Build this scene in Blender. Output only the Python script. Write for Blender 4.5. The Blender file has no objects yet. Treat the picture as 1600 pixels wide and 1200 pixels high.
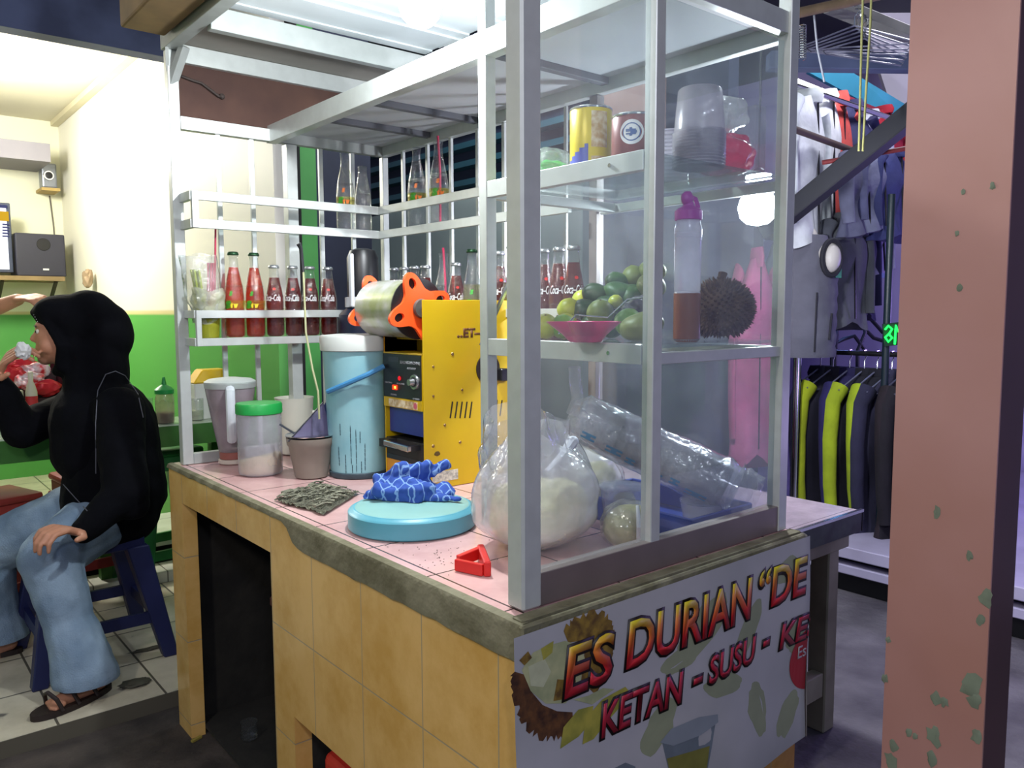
import bpy, bmesh, math, random
from mathutils import Vector, Matrix, noise
random.seed(7)
SC = bpy.context.scene
COL = SC.collection
PI = math.pi
def lin(c):
    c /= 255.0
    return c/12.92 if c <= .04045 else ((c+.055)/1.055)**2.4
def H(h):
    return (lin(int(h[0:2],16)), lin(int(h[2:4],16)), lin(int(h[4:6],16)), 1)

# ------------------------------------------------------------------ camera
CP = Vector((-0.74177, -0.87077, 1.23976)); YAW, PIT, ROL, FPX = 0.87868, -0.090022, -0.0038957, 1257.484
FW = Vector((math.cos(PIT)*math.cos(YAW), math.cos(PIT)*math.sin(YAW), math.sin(PIT)))
_r = Vector((math.sin(YAW), -math.cos(YAW), 0)); _u = _r.cross(FW)
RT = _r*math.cos(ROL)+_u*math.sin(ROL); UP = -_r*math.sin(ROL)+_u*math.cos(ROL)
cd = bpy.data.cameras.new('camera'); cam = bpy.data.objects.new('camera', cd); COL.objects.link(cam)
cd.sensor_width = 36; cd.lens = FPX/1600*36; cd.clip_start = .02
m = Matrix.Identity(4)
for i in range(3): m[i][0], m[i][1], m[i][2], m[i][3] = RT[i], UP[i], -FW[i], CP[i]
cam.matrix_world = m; SC.camera = cam
def at(px, py, d):                       # a pixel of the photograph at a distance, as a point of the place
    return CP + (FW + RT*((px-800)/FPX) - UP*((py-600)/FPX))*d
def on(px, py, ax, v):                   # ... on the plane where one coordinate is v
    D = FW + RT*((px-800)/FPX) - UP*((py-600)/FPX); i = 'xyz'.index(ax)
    return CP + D*((v-CP[i])/D[i])

# ------------------------------------------------------------------ world, lamps, exposure
w = bpy.data.worlds.new('world'); SC.world = w; w.use_nodes = True
w.node_tree.nodes['Background'].inputs[0].default_value = (.30, .36, .52, 1)
w.node_tree.nodes['Background'].inputs[1].default_value = .62
SC.view_settings.view_transform = 'Standard'; SC.view_settings.look = 'None'
SC.view_settings.exposure = 0.0; SC.view_settings.gamma = 1; SC.view_settings.use_curve_mapping = False
def lamp(name, loc, power, color=(1,1,1), radius=.04, kind='POINT', size=None, rot=None, size_y=None):
    l = bpy.data.lights.new(name, kind); l.energy = power; l.color = color
    if kind == 'AREA':
        l.size = size
        if size_y: l.shape = 'RECTANGLE'; l.size_y = size_y
    else: l.shadow_soft_size = radius
    o = bpy.data.objects.new(name, l); o.location = loc
    if rot: o.rotation_euler = rot
    COL.objects.link(o); return o
LAMP = Vector((.215, .575, 1.875))
lamp('bulb_light', LAMP - Vector((0,0,.066)), 46, (.92,.97,1), .03)
lamp('room_light', (-.35, 4.2, 2.30), 120, (1,.97,.88), .12)
lamp('aisle_light', (-1.75, -.15, 2.25), 70, (1,.92,.82), .10)
lamp('rear_board_fill', (1.25, 1.75, 2.35), 20, (.9,.97,1), .06)  # fill added to brighten the pale board behind the racks
lamp('shop_light', (2.0, .3, 2.45), 36, (.88,.88,1), .08)
lamp('shop_violet_light', (2.75, .1, 1.25), 12, (.42,.28,1), .10)
lamp('shop_violet_light', (1.45, -.25, .9), 3.0, (.55,.38,1), .10)
lamp("camera_side_fill", (-1.2, -2.1, 2.3), 80, (.86,.86,1), .12)  # unseen fill added behind the camera for the banner and the post

# ------------------------------------------------------------------ materials
MATS = {}
def nt(name):
    mt = bpy.data.materials.new(name); mt.use_nodes = True
    n = mt.node_tree.nodes; n.clear(); out = n.new('ShaderNodeOutputMaterial')
    return mt, n, mt.node_tree.links, out
def M(name, col, rough=.6, metal=0, var=.12, scale=12, col2=None, bump=0, spec=.5, emit=0, bscale=None, trans=0, contrast=.3, sheen=0):
    if name in MATS: return MATS[name]
    mt, n, L, out = nt(name)
    b = n.new('ShaderNodeBsdfPrincipled'); L.new(b.outputs[0], out.inputs[0])
    c = H(col) if isinstance(col, str) else col
    c2 = H(col2) if col2 else tuple(max(0, v*(1-var)) for v in c[:3])+(1,)
    tc = n.new('ShaderNodeNewGeometry'); tx = n.new('ShaderNodeTexNoise'); tx.inputs['Scale'].default_value = scale
    tx.inputs['Detail'].default_value = 4
    L.new(tc.outputs['Position'], tx.inputs['Vector'])
    r = n.new('ShaderNodeValToRGB'); r.color_ramp.elements[0].color = c2; r.color_ramp.elements[1].color = c
    r.color_ramp.elements[0].position = .5-contrast/2; r.color_ramp.elements[1].position = .5+contrast/2
    L.new(tx.outputs['Fac'], r.inputs[0]); L.new(r.outputs[0], b.inputs['Base Color'])
    b.inputs['Roughness'].default_value = rough; b.inputs['Metallic'].default_value = metal
    b.inputs['Specular IOR Level'].default_value = spec
    if trans: b.inputs['Transmission Weight'].default_value = trans
    if sheen: b.inputs['Sheen Weight'].default_value = sheen
    if emit: b.inputs['Emission Color'].default_value = c; b.inputs['Emission Strength'].default_value = emit
    if bump:
        t2 = n.new('ShaderNodeTexNoise'); t2.inputs['Scale'].default_value = bscale or scale*4; L.new(tc.outputs['Position'], t2.inputs['Vector'])
        bp = n.new('ShaderNodeBump'); bp.inputs['Strength'].default_value = bump; bp.inputs['Distance'].default_value = .01
        L.new(t2.outputs['Fac'], bp.inputs['Height']); L.new(bp.outputs[0], b.inputs['Normal'])
    MATS[name] = mt; return mt
def GLASS(name, tint=(1,1,1,1), diff=.05, dcol=(.8,.85,.9,1), rough=.03, gloss=1.0, ior=1.45, bump=0, bscale=40):
    # thin clear material: passes light through, mirrors at grazing angles, with a little scatter
    if name in MATS: return MATS[name]
    mt, n, L, out = nt(name)
    t = n.new('ShaderNodeBsdfTransparent'); t.inputs[0].default_value = tint
    g = n.new('ShaderNodeBsdfGlossy'); g.inputs['Roughness'].default_value = rough
    d0 = n.new('ShaderNodeBsdfDiffuse'); d0.inputs[0].default_value = dcol; d1 = n.new('ShaderNodeBsdfTranslucent'); d1.inputs[0].default_value = dcol
    d = n.new('ShaderNodeMixShader'); d.inputs[0].default_value = .35; L.new(d0.outputs[0], d.inputs[1]); L.new(d1.outputs[0], d.inputs[2])
    f = n.new('ShaderNodeLayerWeight'); f.inputs[0].default_value = .5
    pw = n.new('ShaderNodeMath'); pw.operation = 'POWER'; pw.inputs[1].default_value = 4; L.new(f.outputs['Facing'], pw.inputs[0])
    F0 = ((ior-1)/(ior+1))**2*1.6
    mu = n.new('ShaderNodeMath'); mu.operation = 'MULTIPLY_ADD'; mu.inputs[1].default_value = (1-F0)*gloss*.8; mu.inputs[2].default_value = F0*gloss; L.new(pw.outputs[0], mu.inputs[0])
    m1 = n.new('ShaderNodeMixShader'); m1.inputs[0].default_value = diff; L.new(t.outputs[0], m1.inputs[1]); L.new(d.outputs[0], m1.inputs[2])
    m2 = n.new('ShaderNodeMixShader'); L.new(mu.outputs[0], m2.inputs[0]); L.new(m1.outputs[0], m2.inputs[1]); L.new(g.outputs[0], m2.inputs[2])
    if diff > .02:
        tc = n.new('ShaderNodeNewGeometry'); tx = n.new('ShaderNodeTexNoise'); tx.inputs['Scale'].default_value = 9; tx.inputs['Detail'].default_value = 5
        L.new(tc.outputs['Position'], tx.inputs['Vector'])
        mr = n.new('ShaderNodeMapRange'); mr.inputs['From Min'].default_value = .3; mr.inputs['From Max'].default_value = .7
        mr.inputs['To Min'].default_value = diff*.6; mr.inputs['To Max'].default_value = min(1, diff*1.4)
        L.new(tx.outputs['Fac'], mr.inputs[0]); L.new(mr.outputs[0], m1.inputs[0])
    if bump:
        tc = n.new('ShaderNodeNewGeometry'); t2 = n.new('ShaderNodeTexNoise'); t2.inputs['Scale'].default_value = bscale; t2.inputs['Detail'].default_value = 3
        L.new(tc.outputs['Position'], t2.inputs['Vector'])
        bp = n.new('ShaderNodeBump'); bp.inputs['Strength'].default_value = bump; bp.inputs['Distance'].default_value = .012
        L.new(t2.outputs['Fac'], bp.inputs['Height'])
        L.new(bp.outputs[0], g.inputs['Normal']); L.new(bp.outputs[0], d0.inputs['Normal'])
    L.new(m2.outputs[0], out.inputs[0]); MATS[name] = mt; return mt
def EMIT(name, col, s=1):
    if name in MATS: return MATS[name]
    mt, n, L, out = nt(name); e = n.new('ShaderNodeEmission'); e.inputs[0].default_value = H(col) if isinstance(col,str) else col
    e.inputs[1].default_value = s; L.new(e.outputs[0], out.inputs[0]); MATS[name] = mt; return mt
def TILE(name, axes, tw, th, c1, c2, grout, off=(0,0), gap=.003, rough=.25, vscale=9, dirt=None, bricks=0):
    # square-laid tiles over a plane given by two world axes, with mottled glaze
    if name in MATS: return MATS[name]
    mt, n, L, out = nt(name); b = n.new('ShaderNodeBsdfPrincipled'); L.new(b.outputs[0], out.inputs[0])
    g = n.new('ShaderNodeNewGeometry'); sx = n.new('ShaderNodeSeparateXYZ'); L.new(g.outputs['Position'], sx.inputs[0])
    cx = n.new('ShaderNodeCombineXYZ')
    for k, a in enumerate(axes):
        ad = n.new('ShaderNodeMath'); ad.operation = 'ADD'; ad.inputs[1].default_value = 50*(tw,th)[k]-off[k]
        L.new(sx.outputs['XYZ'.index(a)], ad.inputs[0]); L.new(ad.outputs[0], cx.inputs[k])
    br = n.new('ShaderNodeTexBrick'); L.new(cx.outputs[0], br.inputs['Vector']); br.offset = 0; br.squash = 1
    br.inputs['Scale'].default_value = 1; br.inputs['Brick Width'].default_value = tw; br.inputs['Row Height'].default_value = th
    br.inputs['Mortar Size'].default_value = gap; br.inputs['Mortar Smooth'].default_value = .2
    tx = n.new('ShaderNodeTexNoise'); tx.inputs['Scale'].default_value = vscale; tx.inputs['Detail'].default_value = 8; tx.inputs['Roughness'].default_value = .65
    L.new(g.outputs['Position'], tx.inputs['Vector'])
    r = n.new('ShaderNodeValToRGB'); r.color_ramp.elements[0].color = H(c2); r.color_ramp.elements[1].color = H(c1)
    r.color_ramp.elements[0].position = .35; r.color_ramp.elements[1].position = .6
    L.new(tx.outputs['Fac'], r.inputs[0])
    for k in ('Color1','Color2'): L.new(r.outputs[0], br.inputs[k])
    br.inputs['Mortar'].default_value = H(grout)
    src = br.outputs['Color']
    if dirt:
        t3 = n.new('ShaderNodeTexNoise'); t3.inputs['Scale'].default_value = dirt[1]; t3.inputs['Detail'].default_value = 6; L.new(g.outputs['Position'], t3.inputs['Vector'])
        r3 = n.new('ShaderNodeValToRGB'); r3.color_ramp.elements[0].position = dirt[2]; r3.color_ramp.elements[1].position = dirt[2]+.06
        L.new(t3.outputs['Fac'], r3.inputs[0]); mx = n.new('ShaderNodeMix'); mx.data_type = 'RGBA'
        L.new(r3.outputs[0], mx.inputs[0]); L.new(src, mx.inputs[6]); mx.inputs[7].default_value = H(dirt[0]); src = mx.outputs[2]
    L.new(src, b.inputs['Base Color']); b.inputs['Roughness'].default_value = rough
    bp = n.new('ShaderNodeBump'); bp.inputs['Strength'].default_value = .4; bp.inputs['Distance'].default_value = .002; bp.invert = True
    L.new(br.outputs['Fac'], bp.inputs['Height']); L.new(bp.outputs[0], b.inputs['Normal'])
    MATS[name] = mt; return mt
def RAMPZ(name, axis, stops, rough=.5, emit=0):      # paint or print that changes colour along one axis
    if name in MATS: return MATS[name]
    mt, n, L, out = nt(name); b = n.new('ShaderNodeBsdfPrincipled'); L.new(b.outputs[0], out.inputs[0])
    g = n.new('ShaderNodeNewGeometry'); sx = n.new('ShaderNodeSeparateXYZ'); L.new(g.outputs['Position'], sx.inputs[0])
    lo, hi = stops[0][0], stops[-1][0]
    mr = n.new('ShaderNodeMapRange'); mr.inputs['From Min'].default_value = lo; mr.inputs['From Max'].default_value = hi
    L.new(sx.outputs['XYZ'.index(axis)], mr.inputs[0]); r = n.new('ShaderNodeValToRGB'); L.new(mr.outputs[0], r.inputs[0])
    e = r.color_ramp.elements
    while len(e) < len(stops): e.new(.5)
    for k, (z, c) in enumerate(stops): e[k].position = (z-lo)/(hi-lo); e[k].color = H(c)
    L.new(r.outputs[0], b.inputs['Base Color']); b.inputs['Roughness'].default_value = rough; MATS[name] = mt; return mt
def CHECK(name, base, line, scale):          # woven check for cloth
    mt, n, L, out = nt(name); b = n.new('ShaderNodeBsdfPrincipled'); L.new(b.outputs[0], out.inputs[0]); b.inputs['Roughness'].default_value = .9
    g = n.new('ShaderNodeNewGeometry'); cols = []
    for d in ('X','Y'):
        wv = n.new('ShaderNodeTexWave'); wv.bands_direction = d; wv.inputs['Scale'].default_value = scale; wv.inputs['Distortion'].default_value = .25; wv.inputs['Detail Scale'].default_value = .8
        L.new(g.outputs['Position'], wv.inputs['Vector']); r = n.new('ShaderNodeValToRGB'); r.color_ramp.elements[0].position = .95; r.color_ramp.elements[1].position = .985
        L.new(wv.outputs['Fac'], r.inputs[0]); cols.append(r.outputs[0])
    mm = n.new('ShaderNodeMath'); mm.operation = 'MAXIMUM'; L.new(cols[0], mm.inputs[0]); L.new(cols[1], mm.inputs[1])
    mx = n.new('ShaderNodeMix'); mx.data_type = 'RGBA'; L.new(mm.outputs[0], mx.inputs[0]); mx.inputs[6].default_value = H(base); mx.inputs[7].default_value = H(line)
    L.new(mx.outputs[2], b.inputs['Base Color']); return mt

ALU = M('brushed_aluminium', 'c6cbc8', .40, .35, .08, 30, spec=.6)
ALU2 = M('dull_aluminium', 'aeb3b0', .5, .35, .12, 18)
PANEL = M('grey_board', 'bcc0c6', .6, 0, .12, 5)
GL = GLASS('cabinet_glass', (.93,.96,.96,1), .048, (.66,.70,.82,1), .02)
SHELFGL = GLASS('shelf_glass', (.86,.92,.91,1), .10, (.55,.62,.62,1), .05)
BOTGL = GLASS('bottle_glass', (.95,.97,.97,1), .025, (.85,.9,.95,1), .04, 1.7, bump=.25, bscale=120)
LIQ_R = GLASS('red_syrup', (.86,.17,.018,1), .30, (.66,.085,.010,1), .1, .3)
LIQ_D = GLASS('dark_cola', (.62,.08,.018,1), .32, (.22,.022,.008,1), .1, .3)
PLAS = GLASS('clear_bag_film', (.92,.93,.95,1), .16, (.9,.9,.95,1), .12, 1.6, bump=1.0, bscale=28)
MILK = GLASS('milky_plastic', (.75,.75,.80,1), .55, (.80,.78,.84,1), .25, .7)
BLACKP = M('black_plastic', '17181c', .4, 0, .2, 20)
BLKFAB = M('black_cloth', '06070d', .9, 0, .3, 14, bump=.15, bscale=60, spec=.12)
SKIN = M('skin', 'b98266', .55, 0, .14, 14)
DENIM = M('denim', '8398ac', .85, 0, .3, 9, '667c92', bump=.25, bscale=220)
WHITE = M('white_plastic', 'd9dad6', .45, 0, .08, 9)
STEEL = M('chrome', 'd0d2d4', .18, 1, .05, 30)
WOODP = M('plywood', '543a30', .85, 0, .3, 6, '402a24')
YEL = M('yellow_enamel', 'c2a000', .45, 0, .07, 6)
RED = M('red_plastic', 'd0201c', .4, 0, .15, 12)
ORANGE = M('orange_plastic', 'ff5a22', .4, 0, .08, 12)

# ------------------------------------------------------------------ mesh helpers
def fin(bm, name, mat, parent=None, smooth=True, bevel=0, ang=35, seg=1):
    if bevel:
        bmesh.ops.bevel(bm, geom=[e for e in bm.edges if len(e.link_faces)==2 and e.calc_face_angle(0)>.6], offset=bevel, segments=seg, affect='EDGES', profile=.5)
    me = bpy.data.meshes.new(name); bm.normal_update(); bm.to_mesh(me); bm.free()
    if smooth:
        me.polygons.foreach_set('use_smooth', [True]*len(me.polygons)); me.set_sharp_from_angle(angle=math.radians(ang))
    if isinstance(mat, (list,tuple)):
        for x in mat: me.materials.append(x)
    elif mat: me.materials.append(mat)
    o = bpy.data.objects.new(name, me); COL.objects.link(o)
    if parent is not None: o.parent = parent; o.matrix_parent_inverse = parent.matrix_basis.inverted()
    return o
class B:
    def __init__(s): s.bm = bmesh.new()
    def box(s, a, b, mt=0):
        vs = [s.bm.verts.new((x,y,z)) for x in (a[0],b[0]) for y in (a[1],b[1]) for z in (a[2],b[2])]
        for f in ((0,1,3,2),(4,6,7,5),(0,4,5,1),(2,3,7,6),(0,2,6,4),(1,5,7,3)):
            fc = s.bm.faces.new([vs[i] for i in f]); fc.material_index = mt
        return s
    def hexa(s, P):                      # eight corners: bottom four then top four
        vs = [s.bm.verts.new(p) for p in P]
        for f in ((3,2,1,0),(4,5,6,7),(0,1,5,4),(1,2,6,5),(2,3,7,6),(3,0,4,7)): s.bm.faces.new([vs[i] for i in f])
        return s
    def bar(s, p, q, w, h, up=(0,0,1)):
        p, q = Vector(p), Vector(q); d = (q-p).normalized(); u = Vector(up)
        if abs(d.dot(u)) > .98: u = Vector((0,1,0))
        a = d.cross(u).normalized()*w/2; b = a.cross(d).normalized()*h/2
        return s.hexa([p-a-b,p+a-b,q+a-b,q-a-b,p-a+b,p+a+b,q+a+b,q-a+b])
    def ring(s, c, ax, r, n, ph=0, ry=None, u=None):
        ax = Vector(ax).normalized(); u = (Vector(u) if u is not None else (Vector((0,0,1)) if abs(ax.z)<.9 else Vector((1,0,0))))
        a = ax.cross(u).normalized(); b = ax.cross(a).normalized(); ry = r if ry is None else ry
        return [s.bm.verts.new(Vector(c)+a*math.cos(2*PI*k/n+ph)*r+b*math.sin(2*PI*k/n+ph)*ry) for k in range(n)]
    def skin(s, rings, caps=True):
        n = len(rings[0])
        for A, C in zip(rings, rings[1:]):
            for k in range(n): s.bm.faces.new((A[k],A[(k+1)%n],C[(k+1)%n],C[k]))
        if caps: s.bm.faces.new(rings[0][::-1]); s.bm.faces.new(rings[-1])
        return s
    def cyl(s, p, q, r, r2=None, n=16, caps=True):
        p, q = Vector(p), Vector(q); r2 = r if r2 is None else r2
        return s.skin([s.ring(p,q-p,r,n), s.ring(q,q-p,r2,n)], caps)
    def tube(s, pts, r, n=8, taper=None):
        pts = [Vector(p) for p in pts]; R = []
        u = None
        for k, p in enumerate(pts):
            d = (pts[min(k+1,len(pts)-1)]-pts[max(k-1,0)]).normalized()
            if u is None: u = d.orthogonal().normalized()
            u = (u - d*u.dot(d)).normalized()
            v = d.cross(u); rr = r if taper is None else r*(1+(taper-1)*k/(len(pts)-1))
            R.append([s.bm.verts.new(p+(u*math.cos(2*PI*j/n)+v*math.sin(2*PI*j/n))*rr) for j in range(n)])
        return s.skin(R)
    def lathe(s, prof, c=(0,0,0), n=24, ax=(0,0,1), sy=1):
        c = Vector(c); ax = Vector(ax).normalized(); R = [s.ring(c+ax*z, ax, max(r,1e-4), n, ry=max(r,1e-4)*sy) for r, z in prof]
        return s.skin(R)
    def prism(s, pts, d):                # polygon in space swept by a vector
        A = [s.bm.verts.new(p) for p in pts]; d = Vector(d); C = [s.bm.verts.new(Vector(p)+d) for p in pts]
        n = len(A); s.bm.faces.new(A[::-1]); s.bm.faces.new(C)
        for k in range(n): s.bm.faces.new((A[k],A[(k+1)%n],C[(k+1)%n],C[k]))
        return s
    def ball(s, c, r, sub=2, amp=0, fr=3, seed=0, rot=None):
        r = (r,r,r) if isinstance(r,(int,float)) else r
        mt = Matrix.Translation(c) @ (rot.to_4x4() if rot is not None else Matrix.Identity(4)) @ Matrix.Diagonal((*r,1))
        g = bmesh.ops.create_icosphere(s.bm, subdivisions=sub, radius=1)
        for v in g['verts']:
            k = 1+amp*noise.noise(v.co*fr+Vector((seed*7.1,seed*3.3,0))) if amp else 1
            v.co = mt @ (v.co*k)
        return s
    def grid(s, f, nu, nv, thick=0):     # f(u,v)->point
        V = [[s.bm.verts.new(f(i/nu,j/nv)) for j in range(nv+1)] for i in range(nu+1)]
        for i in range(nu):
            for j in range(nv): s.bm.faces.new((V[i][j],V[i+1][j],V[i+1][j+1],V[i][j+1]))
        if thick: bmesh.ops.solidify(s.bm, geom=s.bm.faces[:], thickness=thick)
        return s
    def out(s, name, mat, parent=None, **k):
        bmesh.ops.recalc_face_normals(s.bm, faces=s.bm.faces[:])
        return fin(s.bm, name, mat, parent, **k)
def tag(o, label, cat, group=None, kind=None):
    o['label'] = label; o['category'] = cat
    if group: o['group'] = group
    if kind: o['kind'] = kind
    return o
def thing(name, label, cat, loc=(0,0,0), group=None):
    o = bpy.data.objects.new(name, None); o.location = loc; o.empty_display_size = .05; COL.objects.link(o); return tag(o, label, cat, group)
def st(o): o['kind'] = 'structure'; return o
KIDS = {}
def dup(root, loc, rz=0, label=None, group=None, sc=None, mats=None):
    def cp(o, par):
        c = o.copy(); COL.objects.link(c)
        if par is not None: c.parent = par
        if mats and o.type == 'MESH':
            for i, sl in enumerate(c.material_slots):
                if sl.material and sl.material.name in mats:
                    sl.link = 'OBJECT'; sl.material = mats[sl.material.name]
        for k in o.children: cp(k, c)
        return c
    r = cp(root, None); r.location = loc; r.rotation_euler = (0,0,rz)
    if sc: r.scale = (sc,)*3 if isinstance(sc,(int,float)) else sc
    if label: r['label'] = label
    if group: r['group'] = group
    return r
def evalmesh(o):
    dg = bpy.context.evaluated_depsgraph_get(); dg.update()
    return bpy.data.meshes.new_from_object(o.evaluated_get(dg))
def fuse(name, prims, mat, parent=None, vox=.006, sm=4, disp=None):
    # one continuous surface grown over tapered limbs and ellipsoids
    b = B()
    for p in prims:
        if p[0] == 'e':                  # ellipsoid: centre, radii, rotation
            b.ball(p[1], p[2], 3, rot=p[3] if len(p) > 3 else None)
        else:
            _, a, c, r0, r1 = p; a, c = Vector(a), Vector(c); L = (c-a).length; d = (c-a).normalized(); R = []
            for k in range(1,5): t = k/5*PI/2; R.append(b.ring(a-d*math.cos(t)*r0, d, math.sin(t)*r0, 14))
            for k in range(0,5): t = k/4; R.append(b.ring(a+(c-a)*t, d, r0+(r1-r0)*t, 14))
            for k in range(1,5): t = (5-k)/5*PI/2; R.append(b.ring(c+d*math.cos(t)*r1, d, math.sin(t)*r1, 14))
            b.skin(R)
    bmesh.ops.recalc_face_normals(b.bm, faces=b.bm.faces[:])
    o = fin(b.bm, name, mat, None, smooth=False)
    md = o.modifiers.new('r','REMESH'); md.mode = 'VOXEL'; md.voxel_size = vox; md.use_smooth_shade = True
    if sm: s2 = o.modifiers.new('s','SMOOTH'); s2.iterations = sm; s2.factor = .5
    me = evalmesh(o); old = o.data; o.modifiers.clear(); o.data = me; bpy.data.meshes.remove(old)
    if not me.materials: me.materials.append(mat)
    if disp:
        nn = [v.normal.copy() for v in me.vertices]; flat_ = []
        for v, n_ in zip(me.vertices, nn): flat_ += list(v.co+n_*disp(v.co))
        me.vertices.foreach_set('co', flat_); me.update()
    me.polygons.foreach_set('use_smooth', [True]*len(me.polygons))
    if parent is not None: o.parent = parent; o.matrix_parent_inverse = parent.matrix_basis.inverted()
    return o
def text_bm(s, size=1, bold=0, shear=0, ext=0, res=3):
    cu = bpy.data.curves.new('t','FONT'); cu.body = s; cu.size = size; cu.offset = bold; cu.shear = shear; cu.extrude = ext; cu.resolution_u = res
    o = bpy.data.objects.new('t', cu); COL.objects.link(o); me = evalmesh(o); bm = bmesh.new(); bm.from_mesh(me)
    bpy.data.objects.remove(o); bpy.data.curves.remove(cu); bpy.data.meshes.remove(me)
    return bm
def text(name, s, origin, right, up, width, height, mat, parent, bold=0, shear=0, ext=.0004, warp=None, clip=None, fit=None):
    bm = text_bm(s, 1, bold, shear); bm.verts.ensure_lookup_table()
    xs = [v.co.x for v in bm.verts]; ys = [v.co.y for v in bm.verts]
    x0, x1, y0, y1 = fit if fit else (min(xs), max(xs), min(ys), max(ys))
    right, up, origin = Vector(right), Vector(up), Vector(origin); nrm = right.cross(up).normalized()
    for v in bm.verts:
        v.co = origin + right*((v.co.x-x0)/(x1-x0)*width) + up*((v.co.y-y0)/(y1-y0)*height)
    if clip:
        bmesh.ops.bisect_plane(bm, geom=bm.verts[:]+bm.edges[:]+bm.faces[:], plane_co=clip[0], plane_no=clip[1], clear_outer=True)
    r = bmesh.ops.extrude_face_region(bm, geom=bm.faces[:])
    for g in r['geom']:
        if isinstance(g, bmesh.types.BMVert): g.co += nrm*ext
    if warp:
        for v in bm.verts: v.co = warp(v.co)
    bmesh.ops.recalc_face_normals(bm, faces=bm.faces[:])
    return fin(bm, name, mat, parent, smooth=False), (x0,x1,y0,y1)
# ------------------------------------------------------------------ the setting
SOIL = M('packed_soil', '4a423c', .95, 0, .4, 7, '2c2724', bump=.5, bscale=40)
CONC = M('rough_concrete', '6e6a70', .9, 0, .35, 6, '4c4850', bump=.5, bscale=50)
MORT = M('grey_mortar', '807c64', .85, 0, .3, 14, '605c44', bump=.4, bscale=60)
st(B().box((-6,-5,-.1),(6,9,0)).out('floor', SOIL, smooth=False))
st(B().box((-4,1.69,0),(.75,6.2,.05)).out('floor_tiles', TILE('white_floor_tiles', 'XY', .30, .30, 'd2cab4', 'b9b19a', '5b574c', (-.03,1.69), .004, .3, 5, ('6b675c', 7, .66)), smooth=False))
st(B().box((.71,-4,0),(1.72,3.2,.30)).out('floor_terrace', CONC, smooth=False))
st(B().box((1.72,-4,0),(5,3.2,.30)).out('floor_shop', CONC, smooth=False))
WALLG = RAMPZ('cream_and_green_wall_paint', 'Z', [(0,'4a9440'),(1.225,'58a84c'),(1.2255,'cdbf83'),(1.25,'d8cc98'),(1.251,'e9e6d6'),(2.8,'ecebe0')], .55)
WALLB = RAMPZ('green_and_yellowed_wall_paint', 'Z', [(0,'4a9440'),(1.225,'55a04a'),(1.2255,'c9bb80'),(1.25,'cfc491'),(1.251,'e6e8c6'),(2.8,'eeecd4')], .6)
st(B().box((.55,2.10,0),(.61,6.0,2.75)).out('wall_right', WALLG, smooth=False))
st(B().box((-4,5.85,0),(.55,5.95,2.75)).out('wall_back', WALLB, smooth=False))
st(B().box((-4.1,1.7,0),(-4,5.95,2.75)).out('wall_left', WALLB, smooth=False))
st(B().box((-4,2.98,2.62),(.56,5.9,2.70)).out('ceiling', M('pale_ceiling_board', 'd8d3bd', .8, 0, .08, 2), smooth=False))
st(B().box((.50,2.98,2.585),(.548,5.84,2.62)).out('trim_1', M('cream_moulding', 'cfc7a8', .6, 0, .1, 6), smooth=False))
st(B().box((-3,5.35,2.25),(.40,5.849,2.37)).out('ceiling_soffit', M('grey_soffit', '8d8a93', .8, 0, .1, 3), smooth=False))
NAVY = M('navy_fascia_paint', '4a5474', .7, 0, .3, 5, '343c58')
b = B().box((-4,2.88,2.35),(.62,2.97,2.56)); st(b.out('trim_2', NAVY, smooth=False))
st(B().box((-4,2.83,2.56),(.62,2.99,2.95)).out('trim_3', NAVY, smooth=False))
# behind the stall
st(B().box((.615,2.07,0),(.645,2.16,2.6)).out('trim_4', M('black_timber', '1a1917', .8, 0, .3, 9), smooth=False))
GRN = M('green_pillar_paint', '46a045', .5, 0, .15, 5)
st(B().box((.652,2.10,0),(.725,2.17,2.6)).out('wall_pier', GRN, smooth=False))
st(B().box((.80,2.45,0),(1.17,2.5,2.7)).out('wall_side_rear', M('dark_blue_sheet', '2a2f45', .7, 0, .3, 5), smooth=False))
st(B().box((1.66,1.56,0),(1.72,3.6,1.79)).out('wall_rear', M('pale_grey_green_board', 'a3aeac', .7, 0, .12, 4), smooth=False))
RIB = M('teal_purlin_paint', '27505e', .5, 0, .2, 5); DKB = M('dark_navy_sheet', '1d2640', .8, 0, .25, 4)
st(B().box((1.73,.9,1.79),(1.79,3.6,2.6)).out('wall_upper', DKB, smooth=False))
for k, z in enumerate((1.86, 1.95, 2.04, 2.14, 2.25)): st(B().box((1.66,1.45,z),(1.725,3.6,z+.028)).out('trim_%d' % (5+k), RIB, smooth=False))
st(B().box((1.74,.79,0),(1.8,1.56,1.95)).out('wall_divider', M('dusky_mauve_board', '5a5668', .7, 0, .25, 3, '423f50'), smooth=False))
st(B().box((3.55,-3,0),(3.65,3.2,2.8)).out('wall_shop_back', M('lavender_wall', 'b9afd8', .7, 0, .12, 3), smooth=False))
st(B().box((1.8,2.2,0),(3.6,2.26,2.8)).out('wall_shop_side', M('violet_grey_wall', '6c6488', .8, 0, .2, 3), smooth=False))
st(B().box((1.2,-3,2.60),(3.6,3.2,2.68)).out('ceiling_shop', M('dark_roof_sheet', '2a2b36', .8, 0, .3, 4), smooth=False))
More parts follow.
